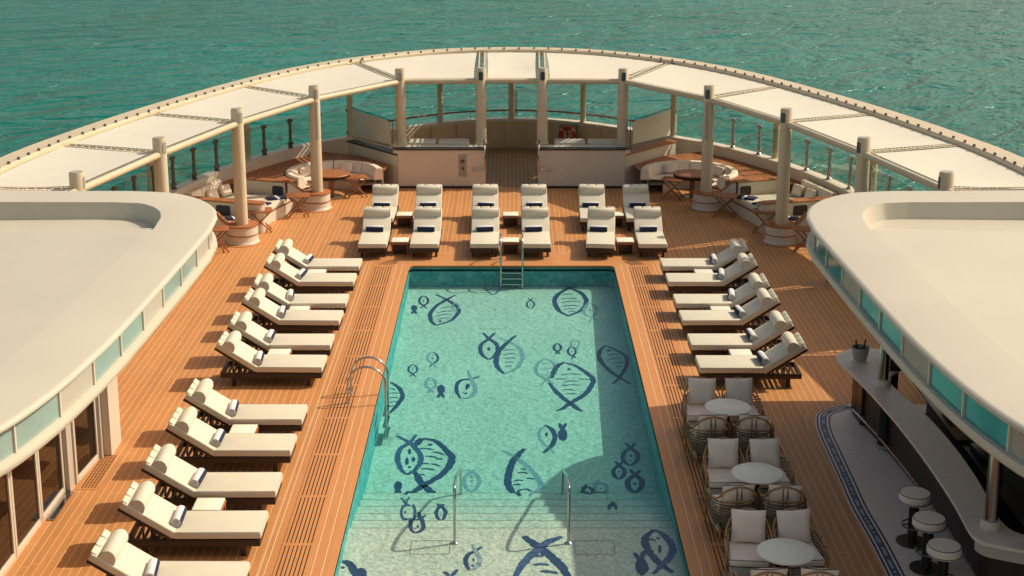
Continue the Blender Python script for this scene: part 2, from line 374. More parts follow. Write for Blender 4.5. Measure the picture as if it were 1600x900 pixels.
def fish(cx,cy,w,h,ang,m1,m2,sw,lift=.004,inner=None,stripes=0,tail=.22):
    """almond outline from two strokes crossing at the tail; ang = direction of the tail, 0 = up in the photo"""
    ca,sa=math.cos(R(ang)),math.sin(R(ang))
    def T(x,y): return (cx+x*ca-y*sa,cy+x*sa+y*ca)
    hb=h*(1-tail); top=-h/2; cr=top+h*tail
    A=[T(w*.30,top),T(0,cr),T(-w*.36,cr+hb*.24),T(-w*.46,cr+hb*.52),T(-w*.30,cr+hb*.82),T(0,h/2)]
    B=[T(-w*.30,top),T(0,cr),T(w*.36,cr+hb*.24),T(w*.46,cr+hb*.52),T(w*.30,cr+hb*.82),T(0,h/2)]
    stroke(A,sw*.95,m1,lift=lift); stroke(B,sw*.95,m2,lift=lift+.002)
    for i in range(stripes):
        y=cr+hb*(.25+.55*i/max(1,stripes-1)); ww=w*.27*math.sin(PI*(.22+.6*i/max(1,stripes-1)))+w*.05
        o=random.uniform(-.05,.05)*w
        stroke([T(o-ww,y+random.uniform(-1,1)),T(o,y-1.2),T(o+ww,y+random.uniform(-1,1.5))],sw*.42,m1 if i%2 else m2,lift=lift,jit=.3)
    if inner: blob(*T(0,cr+hb*.5),w*.17,h*.13,inner)
    elif not stripes: blob(*T(w*.03,cr+hb*.45),w*.14,h*.12,m1); blob(*T(-w*.02,cr+hb*.72),w*.12,h*.05,m2)
def solid(cx,cy,w,h,ang,m):
    ca,sa=math.cos(R(ang)),math.sin(R(ang))
    def T(x,y): return (cx+x*ca-y*sa,cy+x*sa+y*ca)
    blob(*T(0,h*.12),w*.92,h*.68,m,rot=R(ang))
    stroke([T(0,-h*.1),T(-w*.32,-h*.52)],.09,m,lift=.007); stroke([T(0,-h*.1),T(w*.32,-h*.52)],.09,m,lift=.009)
def strk(ptsl,w,m,**k):
    for p in ptsl: stroke(p,w,m,**k)
def stripes(rows,w,m):
    for (x0,y0,x1,y1) in rows: stroke([(x0,y0),((x0+x1)/2,(y0+y1)/2-1.2),(x1,y1)],w,m,jit=.3,lift=.005)
# big ones, stroke by stroke
strk([[(711.5,461),(698,468),(682,478),(672.5,490),(674,502),(681,508.5)],[(680.5,460),(698,468),(712,478),(716.5,487),(704,501),(681,508.5)]],.13,Dk)
stripes([(688,482,706,480),(683,489,708,486),(681,494,707,491),(684,499,704,497)],.05,Dk); blob(688,502,5,2.5,Dk)
fish(712,481,11,15,180,Pl,Pl,.05,lift=.008)
fish(662,472,15,20,180,Dk,Dk,.08,inner=None); solid(647,483,11,14,180,Dk)
strk([[(756,448),(764,457),(770,461)],[(781,452),(774,459),(768,461)]],.06,Md); stripes([(762,453,777,453)],.04,Md)
fish(764,541,30,42,0,Dk,Dk,.13,inner=Dk); 
strk([[(806,524),(790,538),(779,550),(775,565),(779,576),(788,584)]],.15,Dk); strk([[(780,528),(797,535),(812,545),(816,560),(806,576),(788,584)]],.13,Pl)
stripes([(786,548,806,547),(786,555,808,553),(787,561,807,560),(788,567,804,566),(789,573,800,573)],.05,Dk)
fish(676,562,18,24,180,Dk,Pl,.07); fish(645,579,15,19,180,Md,Dk,.06); fish(673,602,17,24,180,Pl,Pl,.10); solid(689,611,14,20,180,Dk)
fish(730,603,33,44,28,Dk,Pl,.12); blob(731,603,7,7,Dk); blob(728,615,5,3,Dk)
strk([[(610,597),(621,604),(628,614),(628,622),(618,636),(606,648)]],.13,Dk); stripes([(608,607,618,610),(608,615,624,615),(607,622,622,622),(608,630,620,628),(608,636,617,635)],.05,Dk)
strk([[(650,679),(640,692),(626,701),(621,716),(626,733),(634,741)]],.13,Md); strk([[(620,681),(640,692),(654,706),(658,718),(650,733),(636,742)]],.13,Md,lift=.008)
blob(640,706,5,9,Dk); blob(636,721,6,12,Dk); blob(646,718,6,8,Dk); blob(640,730,6,3,Dk)
strk([[(649,697),(656,688),(661,685)],[(661,685),(682,690),(698,705),(706,716),(698,734),(680,748),(662,758),(644,771),(633,779)],[(648,737),(654,748),(662,758),(673,768),(682,775)]],.18,Dk,jit=.2)
stripes([(656,701,677,703),(676,706,694,711),(664,713,684,716),(682,718,692,718),(657,726,670,725),(672,725,688,729),(658,733,680,735),(655,742,664,743)],.07,Dk); blob(672,695,8,3.5,Dk)
fish(737,751,26,36,0,Pl,Pl,.10,tail=.1); blob(737,745,6,4,Pl); solid(622,762,13,22,180,Dk)
fish(637,799,24,34,-15,Md,Md,.06,stripes=3); fish(653,818,23,32,25,Dk,Dk,.09); fish(689,801,17,22,0,Dk,Dk,.08)
fish(740,872,24,40,16,Dk,Pl,.10); blob(739,884,5,3,Dk)
strk([[(533,877),(545,880),(552,890),(556,902)]],.16,Dk); blob(536,887,6,4,Dk); blob(565,895,18,14,Dk,rot=.6); strk([[(694,893),(702,900)],[(715,890),(706,900)]],.09,Md)
# right half
strk([[(902,448),(890,450),(872,460),(866.5,471),(873,485),(888,494)],[(879,447.5),(890,450),(908,458),(916,470),(909,484),(888,494)]],.15,Dk)
stripes([(879,461,895,460),(877,467,902,467),(876,473,906,471),(877,479,905,478),(880,484,900,483),(888,488,899,487)],.06,Dk)
fish(923,488,22,30,165,Pl,Pl,.09,inner=Pl); fish(829,474,13,17,0,Md,Md,.07); fish(871,545,12,17,178,Dk,Dk,.08); fish(894,551,13,20,165,Dk,Dk,.07); fish(899,539,15,17,165,Pl,Pl,.06)
fish(853,581,34,42,175,Pl,Pl,.11,stripes=3)
strk([[(884,567),(900,572),(918,584),(927,594),(918,612),(905,622),(891,630),(878,639),(869,642)],[(858,598),(868,611),(880,622),(891,630),(901,638),(910,643)],[(862,591),(866,580),(872,571),(882,566)]],.15,Dk)
stripes([(876,586,908,585),(866,593,884,593),(880,597,904,596),(904,593,924,594),(876,603,908,602),(878,610,899,610),(884,616,902,616)],.055,Dk); blob(889,577,6,3,Dk)
strk([[(946,540),(938,547),(936,558),(944,571),(956,582),(968,590),(985,600)]],.13,Dk); strk([[(946,540),(962,547),(977,556),(980,567),(976,578),(968,590),(958,600)]],.11,Dk)
stripes([(950,555,968,554),(952,562,970,560),(958,568,974,567),(962,574,970,573)],.05,Dk); blob(951,548,7,3,Dk)
strk([[(851,664),(861,670),(867,681),(863,695),(849,708)]],.13,Dk); strk([[(852,665),(844,672),(842,682),(848,692),(858,700),(866,708)]],.08,Pl); blob(854,679,5,6,Dk)
solid(879,676,16,28,0,Dk)
strk([[(820,701),(812,708),(800,724),(794,745),(794,758),(802,770),(813,780)]],.17,Dk); strk([[(784,704),(800,711),(816,722),(830,735),(843,752),(844,763),(836,773),(828,780)]],.14,Pl)
stripes([(814,733,822,735),(808,739,826,740),(802,752,818,751),(822,748,834,749),(802,758,814,758),(808,769,818,765),(818,764,830,768),(816,773,826,773)],.065,Dk)
fish(985,710,26,36,0,Md,Md,.12); fish(967,735,19,28,0,Dk,Dk,.11); fish(992,752,25,36,2,Dk,Dk,.14,inner=Dk); fish(918,769,18,22,-30,Dk,Dk,.10,tail=.1); fish(938,764,22,26,-35,Pl,Pl,.09,tail=.1); solid(957,786,19,24,180,Dk)
strk([[(818,838),(835,850),(860,869),(876,884),(890,904)]],.20,Dk); strk([[(878,839),(855,848),(840,860),(820,878),(804,902)]],.19,Md,lift=.007)
stripes([(837,870,850,869),(834,883,858,883),(844,893,872,896)],.09,Md)
strk([[(1022,828),(1010,838),(1008,848),(1014,862),(1026,876),(1038,886),(1051,895)]],.16,Dk); strk([[(1022,828),(1034,834),(1046,846),(1051,860),(1044,874),(1033,885),(1021,897)]],.14,Md,lift=.008); blob(1028,841,7,3,Dk); blob(1031,858,6,13,Dk); stripes([(1012,843,1024,845)],.06,Dk)
solid(1002,882,24,38,-10,Dk)
# hatch outlines in the floor
def hatch(x0,y0,x1,y1):
    c=[onfloor(x0,y0),onfloor(x1,y0),onfloor(x1,y1),onfloor(x0,y1)]
    xa=sum(p.x for p in c[:1]+c[3:])/2; xb=(c[1].x+c[2].x)/2; ya=c[0].y; yb=c[3].y; z=c[3].z+.005
    for (p,q) in (((xa,ya),(xb,ya)),((xb,ya),(xb,yb)),((xb,yb),(xa,yb)),((xa,yb),(xa,ya))):
        d=Vector((q[0]-p[0],q[1]-p[1])).normalized(); n=Vector((-d.y,d.x))*.006
        b.face([(p[0]+n.x,p[1]+n.y,z),(q[0]+n.x,q[1]+n.y,z),(q[0]-n.x,q[1]-n.y,z),(p[0]-n.x,p[1]-n.y,z)],M['groove'])
hatch(642,845,703,866); hatch(898,845,960,866); hatch(750,505,790,514)
o=b.build('pool_floor',smooth=False,recalc=False); tag(o,kind='structure')
for p in o.data.polygons: pass
# pool walls
b=MB()
CR=.16
def poolloop(inset,z,n=5):
    pts=[]
    for cx,cy,a0 in ((PX-CR,PY1-CR,0),(-PX+CR,PY1-CR,90),(-PX+CR,PY0+CR,180),(PX-CR,PY0+CR,270)):
        for k in range(n+1):
            a=R(a0+90*k/n); pts.append((cx+(CR-inset)*math.cos(a),cy+(CR-inset)*math.sin(a),z))
    return pts
b.grid([poolloop(0,-.95),poolloop(0,-.15)],M['poolwall'],closed=True,flip=True)
b.grid([poolloop(-.05,-.15),poolloop(-.05,-.09)],M['black'],closed=True,flip=True)
b.grid([poolloop(0,-.15),poolloop(-.05,-.15)],M['black'],closed=True,flip=True)
b.grid([poolloop(0,-.09),poolloop(0,-.06)],M['poolwall'],closed=True,flip=True)
b.grid([poolloop(-.05,-.06),poolloop(-.05,.0)],M['black'],closed=True,flip=True)
o=b.build('pool_wall',recalc=False,smooth=False); tag(o,kind='structure')
b=MB(); b.grid([poolloop(-.04,-1.0),poolloop(-.04,-.105)],closed=True,flip=False); b.bm.faces.ensure_lookup_table()
b.bm.verts.ensure_lookup_table()
n_=len(poolloop(0,0)); b.bm.faces.new([b.bm.verts[i] for i in range(n_)][::-1]); b.bm.faces.new([b.bm.verts[n_+i] for i in range(n_)])
o=b.build('pool_water',M['water'],smooth=False); tag(o,kind='structure')
# coping: teak surround with rounded outer corners
def rr(xh,y0,y1,r,z,n=7):
    pts=[]
    for cx,cy,a0 in ((xh-r,y1-r,0),(-xh+r,y1-r,90),(-xh+r,y0+r,180),(xh-r,y0+r,270)):
        for k in range(n+1):
            a=R(a0+90*k/n); pts.append((cx+r*math.cos(a),cy+r*math.sin(a),z))
    return pts
b=MB(); outer=rr(3.66,PY0-1,36.75,1.0,.004); inn=rr(PX-.012,PY0+.01,PY1-.012,.15,.004); inn0=rr(PX-.012,PY0+.01,PY1-.012,.15,-.04)
b.grid([outer,inn],M['coping'],closed=True); b.grid([inn,inn0],M['coping'],closed=True)
def lineloop(xh,y1,r,w=.015,z=.008,ytrim=None):
    o_=rr(xh,PY0-.5,y1,r,z); i_=rr(xh-w,PY0-.4,y1-w,max(.05,r-w),z); b.grid([o_,i_],M['caulk'],closed=True)
for xh,y1,r in ((3.68,36.77,1.02),(3.60,36.70,.95),(2.92,36.0,.32),(2.77,35.85,.2)): lineloop(xh,y1,r)
o=b.build('pool_coping',recalc=False,smooth=False); tag(o,kind='structure')
# drain grates beside the pool: dark channel under teak slats, in segments
for s in (-1,1):
    ch=MB(); sl=MB(); y=35.45; first=True
    while y>17.2:
        ln=1.62; y2=y-ln
        ch.face([(s*3.0,y2,.007),(s*3.44,y2,.007),(s*3.44,y,.007),(s*3.0,y,.007)],M['slot'])
        for k in range(8):
            xx=3.0+.44*k/7; 
            sl.box(s*xx-.0215,s*xx+.0215,y2,y,.0072,.016)
        sl.box(s*3.22-.245,s*3.22+.245,y-.002,y+.07,.0072,.0165)
        y=y2-.07
    g=empty('drain_grate','slotted teak drain grate strip on the %s side of the pool'%SIDE[s],'grate',(0,0,0),0,'slotted drain grates along the pool')
    ch.build('channel',M['slot'],g,smooth=False); sl.build('slats',M['coping'],g,smooth=False)
# curved end slots of the grates
for s in (-1,1):
    cb=MB()
    for k in range(6):
        r0=.30+.062*k+.1; cxx,cyy=s*(2.66),35.5
        pts=[(cxx+s*r0*math.cos(R(a)),cyy+r0*math.sin(R(a))) for a in range(12,62,6)]
        for p,q in zip(pts,pts[1:]):
            d=Vector((q[0]-p[0],q[1]-p[1])).normalized(); n=Vector((-d.y,d.x))*.009
            cb.face([(p[0]+n.x,p[1]+n.y,.010),(q[0]+n.x,q[1]+n.y,.010),(q[0]-n.x,q[1]-n.y,.010),(p[0]-n.x,p[1]-n.y,.010)])
    g=[x for x in bpy.data.objects if x.name.startswith('drain_grate')][0 if s<0 else 1]
    cb.build('curved_slots',M['slot'],g,smooth=False)
# hull + bulwark
b=MB(); N_=len(bw_out)
def ring(poly,z): return [(p[0],p[1],z) for p in poly]
b.grid([ring(bw_out,-19.5),ring(bw_out,1.0)])
o=b.build('hull',M['hull'],smooth=False); tag(o,'tall cream ship hull side dropping to the sea outside the railing','ship hull')
b=MB(); bo=offset(bw_out,-.02,False) 
b.grid([ring(bw_out,.985),ring(bw_out,1.01),ring(offset(bw_out,.02 if bw_in[0].x<bw_out[0].x and offset(bw_out,.02,False)[0].x<bw_out[0].x else -.02,False),1.03),ring(bw_in,1.03),ring(bw_in,1.0)],M['white'])
inner=ring(bw_in,0); b.grid([ring(bw_in,1.0),inner],M['white'])
o=b.build('bulwark',M['white'],smooth=True); tag(o,'low cream bulwark wall curving round the stern under the railing','bulwark')
# tan lining panels inside the stern part
b=MB()
st=[p for p in offset(bw_in,0,False) if abs(p.x)<3.75]; sgn=1 if offset(st,.03,False)[len(st)//2].y<st[len(st)//2].y else -1
li=offset(st,sgn*.03,False)
b.grid([ring(li,.05),ring(li,.93)]); 
for i in range(2,len(li)-1,3):
    p=li[i]; t=(li[min(i+1,len(li)-1)]-li[i-1]).normalized(); 
    b.box(-.012,.012,-.012,.012,.05,.93,M4=Matrix.Translation((p.x,p.y-.02,0)))
o=b.build('bulwark_lining',M['tan'],smooth=False); tag(o,'tan lining panels on the inner face of the stern bulwark','wall panel')
# glass railing on the bulwark
mid=offset(bw_out,(.17 if bw_in[0].x<bw_out[0].x and offset(bw_out,.17,False)[0].x<bw_out[0].x else -.17),False)
for s in (1,-1):
    g=empty('glass_railing','frameless glass railing with short steel posts on the %s bulwark'%SIDE[s],'railing',(0,0,0),0,'glass railings on the bulwark')
    line=[p for p in mid if p.x*s>5.2 and p.y>20]
    if s<0: line=line[::-1]
    # resample
    ac=[0]
    for p,q in zip(line,line[1:]): ac.append(ac[-1]+(q-p).length)
    def pos(d):
        for i in range(len(line)-1):
            if ac[i]<=d<=ac[i+1]: return line[i].lerp(line[i+1],(d-ac[i])/(ac[i+1]-ac[i]))
        return line[-1]
    d=ac[-1]-.15; prev=None; pts=[]
    while d>0: pts.append(pos(d)); d-=1.27
    pm=None
    for i,p in enumerate(pts):
        if pm is None:
            mb=MB(); mb.tube([(0,0,1.03),(0,0,1.97)],.048,10); mb.lathe([(.085,1.03),(.085,1.06),(.05,1.10)],seg=14)
            for z in (1.16,1.9): mb.box(-.11,.11,-.035,.035,z-.045,z+.045,.01)
            pm=mb.build('post',M['dsteel'] if s<0 else M['steel'],g); o=pm
        else: o=pm.copy(); col.objects.link(o); o.parent=g
        t=(pts[min(i+1,len(pts)-1)]-pts[max(i-1,0)]); o.location=(p.x,p.y,0); o.rotation_euler=(0,0,math.atan2(t.y,t.x))
    for p,q in zip(pts,pts[1:]):
        t=(q-p).normalized(); a=p+t*.08; c_=q-t*.08; n=Vector((-t.y,t.x))*.006; mb=MB()
        mb.prism([a+n,c_+n,c_-n,a-n],1.09,1.98); mb.build('pane',M['railglass'],g,smooth=False)
# stern teak handrail
g=empty('stern_handrail','thin teak topped handrail above the stern bulwark','handrail')
line=[p for p in mid if abs(p.x)<5.0]; b=MB(); b.tube([(p.x,p.y,1.30) for p in line],.032,8); b.build('rail',M['redwood'],g)
for i in range(2,len(line),4): b=MB(); b.tube([(line[i].x,line[i].y,1.03),(line[i].x,line[i].y,1.29)],.012,6); b.build('bracket',M['steel'],g)
# ------------------------------------------------------------------ canopy
COLS=[(.96,45.25),(3.47,45.1),(5.7,41.75),(7.22,37.9),(8.32,33.9),(9.17,30.1),(9.8,26.0),(10.2,21.8),(10.4,17.4)]  # nearest columns are out of view, added with their sails for shade
RADO=[(1.02,50.0),(4.93,47.15),(7.72,42.4),(9.3,37.8),(10.47,33.7),(11.2,29.2),(11.6,24.6),(11.8,20.0),(11.9,15.4)]
ZI=3.22; ZO=3.20; RADO=[(x*1.038,y*1.038) for x,y in RADO]
OUT=[(12.25,12),(12.2,20),(12.0,26),(11.62,31.5),(10.92,35.1),(9.74,39.3),(8.01,43.93),(6.65,46.5),(5.12,48.45),(3.3,49.95),(1.7,50.62),(0,50.85)]
OUT=[(x*1.036,y*1.036) for x,y in OUT]; oh=[Vector(p[:2]) for p in catmull([(x,y,0) for x,y in OUT],6)]; oring=oh+[Vector((-p.x,p.y)) for p in reversed(oh[:-1])]; oring=offset(oring,(.2 if abs(offset(oring,.1,False)[0].x)<abs(oring[0].x) else -.2),False)
sg=1 if abs(offset(oring,.1,False)[0].x)<abs(oring[0].x) else -1
cf=empty('canopy','curved cream steel canopy frame sweeping round the stern above the deck','canopy')
b=MB(); W=.60
prof=[(0.0,3.21),(-.0,3.31),(.04,3.345),(W-.04,3.345),(W,3.31),(W,3.15),(W-.05,3.11),(.05,3.11),(0,3.21)]
b.grid([[(p[0],p[1],z) for p in offset(oring,sg*d if d else 1e-5,False)] for d,z in prof]); b.build('outer_beam',M['beam'],cf)
cols=[(x,y) for x,y in COLS]
allc=[(-x,y) for x,y in reversed(COLS)]+COLS
for (p,q) in zip(allc,allc[1:]):
    P_=Vector((*p,ZI));Q_=Vector((*q,ZI)); t=(Q_-P_).normalized(); b=MB(); b.tube([P_+t*.12,Q_-t*.12],.082,12); b.build('inner_beam',M['beam'],cf)
allr=[(-x,y) for x,y in reversed(RADO)]+RADO
for p,q in zip(allc,allr):
    d=(Vector(q)-Vector(p)).normalized(); q2=Vector(q)+d*.15; b=MB(); off=Vector((-d.y,d.x))*.09
    for sgn_ in (-1,1): b.tube([(p[0]+off.x*sgn_,p[1]+off.y*sgn_,ZI+.02),(q2.x+off.x*sgn_,q2.y+off.y*sgn_,ZO+.02)],.028,8)
    for k in range(1,14):
        w=Vector(p).lerp(q2,k/14); z=ZI+.02+(ZO-ZI)*k/14; b.tube([(w.x-off.x,w.y-off.y,z),(w.x+off.x,w.y+off.y,z)],.014,6)
    b.build('radial_beam',M['beam'],cf)
# shade sails
npan=len(allc)-1
for i in range(npan):
    if i in (0,npan-1): pass
    a,c_=Vector(allc[i]),Vector(allc[i+1]); A,C_=Vector(allr[i]),Vector(allr[i+1])
    m_=.20; tin=(c_-a).normalized()
    a2=a+tin*m_; c2=c_-tin*m_; inn=[]
    # outward shift from inner beam
    rad=((A-a).normalized()+(C_-c_).normalized()).normalized()
    # outer edge follows ring curve between the two radials
    lineo=offset(oring,sg*(W+.02),False)
    def nearest(P0): return min(range(len(lineo)),key=lambda k:(lineo[k]-P0).length)
    ka,kc=nearest(A),nearest(C_)
    seg=lineo[min(ka,kc):max(ka,kc)+1]
    if ka>kc: seg=seg[::-1]
    seg=[A.lerp(C_,0.0)]+[p for p in seg if (p-A).length>.35 and (p-C_).length>.35]+[C_]
    # resample to 9
    acc=[0]
    for p,q in zip(seg,seg[1:]): acc.append(acc[-1]+(q-p).length)
    def ps(u):
        d=u*acc[-1]
        for k in range(len(seg)-1):
            if acc[k]<=d<=acc[k+1]+1e-9: return seg[k].lerp(seg[k+1],(d-acc[k])/(acc[k+1]-acc[k]+1e-9))
        return seg[-1]
    mo=.20/acc[-1]; rows=[]; NU,NV=12,8
    for v in range(NV+1):
        row=[]
        for u in range(NU+1):
            uu=u/NU; I=(a2+rad*.14).lerp(c2+rad*.14,uu); O=ps(mo+(1-2*mo)*uu); w=v/NV
            scal=1
            P2=I.lerp(O,w); z=ZI+.05+(ZO-ZI-.02)*w-.05*math.sin(PI*uu)*math.sin(PI*w)
            # edges pulled in between the corners
            pull=.02*math.sin(PI*w)*(1 if uu<.5 else -1)*abs(2*uu-1)**4
            P2=P2+tin*pull; row.append((P2.x,P2.y,z))
        rows.append(row)
    mb=MB(); mb.grid(rows); 
    low=[[(p[0],p[1],p[2]-.012) for p in r] for r in rows]; mb.grid(low,flip=True)
    k_=npan//2; dd=i-k_
    if dd==0: lb='small white shade sail at the centre of the stern canopy'
    else: lb='white laced shade sail, %s to the %s of the central canopy bay'%(ORD[abs(dd)-1],'right' if dd>0 else 'left')
    if abs(dd)>5: lb='white shade sail beyond the fifth one on the %s, mostly out of frame'%('right' if dd>0 else 'left') if abs(dd)==6 else lb
    s_=mb.build('shade_sail',M['sail']); tag(s_,lb,'shade sail','white shade sails laced into the canopy')
    lc=MB()
    # one zigzag cord round the four edges
    zz=[]
    nI=36
    for k in range(nI+1):
        u0=k/nI; I0=(a2+rad*.16).lerp(c2+rad*.16,u0); I1=(a2+rad*.07).lerp(c2+rad*.07,min(1,u0+.5/nI)); zz+= [(I0.x,I0.y,ZI+.06),(I1.x,I1.y,ZI+.085)]
    def side(e0,e1,f0,f1,rev):
        o_=[]
        for k in range(23):
            w=(k+.2)/23; p=Vector(e0).lerp(Vector(e1),w); q=Vector(f0).lerp(Vector(f1),w*.95+.03); q=q-(q-Vector(p[:2])).normalized()*.07
            o_+=[tuple(p),(q.x,q.y,ZI+(ZO-ZI)*w+.035)]
        return o_[::-1] if rev else o_
    zz+=side(rows[0][-1],rows[-1][-1],allc[i+1],allr[i+1],False)
    for k in range(nI+1):
        u0=1-k/nI; O0=ps(mo+(1-2*mo)*u0); zz+=[(O0.x,O0.y,ZO+.03),(O0.x+rad.x*.10,O0.y+rad.y*.10,ZO+.07)]
    zz+=side(rows[0][0],rows[-1][0],allc[i],allr[i],True)
    lc.tube(zz,.008,4,cap=False)
    lc.build('lacing',M['sail'],s_,smooth=False)
    nh=max(3,int(acc[-1]/.5))
    for k in range(nh):
        p=ps((k+.5)/nh)+rad*.075; hk=MB(); hk.box(p.x-.03,p.x+.03,p.y-.03,p.y+.03,ZO+.12,ZO+.20,.008); hk.build('hook',M['dsteel'],s_)
    hk=MB(); hk.tube([(ps(mo+(1-2*mo)*k/16).x+rad.x*.07,ps(mo+(1-2*mo)*k/16).y+rad.y*.07,ZO+.06) for k in range(17)],.014,5)
    hk.build('edge_rope',M['dsteel'],s_)
# columns
ZT=3.62
proto=None
for i,(x,y) in enumerate(allc):
    zb=1.24 if abs(x)<4 else .0
    key='tall' if zb==0 else 'short'
    c0=empty('canopy_column','', 'column',(x,y,0),0,'round cream columns of the stern canopy')
    z0=zb if zb else .0
    b=MB(); b.lathe([(.20,z0),(.20,z0+.03),(.172,z0+.05),(.165,1.9),(.160,ZT-.03),(.15,ZT)],seg=28); b.build('shaft',M['steelwhite'],c0)
    b=MB(); b.lathe([(.135,ZT),(.135,ZT+.012),(.02,ZT+.014)],seg=24); b.build('top_cap',M['greyp'],c0)
    # lamp recess near the top, facing the pool
    ang=math.atan2(30-y,-x) if abs(x)>4 else -PI/2
    b=MB(); rows=[]
    for z in (ZT-.36,ZT-.33,ZT-.12,ZT-.09):
        wd=.42 if z in (ZT-.33,ZT-.12) else .25
        rows.append([(.1655*math.cos(ang+t),.1655*math.sin(ang+t),z) for t in [(-wd+2*wd*k/6) for k in range(7)]])
    b.grid(rows); lp=b.build('lamp_recess',mat('recess_glass',(.03,.07,.10),.2),c0) if i==0 else b.build('lamp_recess',bpy.data.materials['recess_glass'],c0)
    lp.scale=(1.02,1.02,1)
    if x<-2: lp.data.materials[0]=M['greyp']
    k=i-9 if i>=9 else 8-i
    sd='right' if x>0 else 'left'
    if abs(x)<2: lb='cream canopy column on the %s edge of the passage opening'%sd
    elif abs(x)<4: lb='cream canopy column on the outer %s corner of the central wall'%sd
    else: lb='round cream canopy column on the %s, %s one out from the central wall'%(sd,ORD[k-2])
    if abs(abs(x)-5.7)<.01:
        b=MB(); b.grid([[(.1675*math.cos(ang+t),.1675*math.sin(ang+t),z) for t in [(-w_+2*w_*k/6) for k in range(7)]] for z,w_ in ((2.05,.15),(2.10,.28),(3.12,.28),(3.17,.15))]); b.build('recess_panel',M['greyp'],c0)
    c0['label']=lb
# thin outer columns on the bulwark
thin=[(2.48,50.1),(5.33,47.5),(8.1,44.0),(9.95,39.3),(10.9,33.5)]
lab={0:'thin cream post standing at the middle of the stern bulwark'}
for i,(x,y) in enumerate([(0,50.9)]+thin+[(-a,c_) for a,c_ in thin]):
    b=MB(); r=.10 if x else .12; b.lathe([(r*1.25,1.02),(r*1.25,1.05),(r,1.06),(r,3.20)],(0,0),seg=18); o=b.build('canopy_post',M['steelwhite']); o.location=(x,y,0)
    if x==0: lb=lab[0]
    else: lb='thin cream post on the bulwark, %s from the stern centre post on the %s'%(ORD[thin.index((abs(x),y))],'right' if x>0 else 'left')
    tag(o,lb,'post','thin cream posts under the outer canopy beam')
# mooring chain by centre post
b=MB()
for k in range(16):
    z=1.1+k*.06; a=k%2*PI/2
    b.tube([(.16+.022*math.cos(t)*math.cos(a),50.9+.022*math.cos(t)*math.sin(a),z+.04*math.sin(t)) for t in [2*PI*j/8 for j in range(8)]],.009,5,closed=True)
o=b.build('hanging_chain',M['black']); tag(o,'dark hanging chain beside the middle stern post','chain')
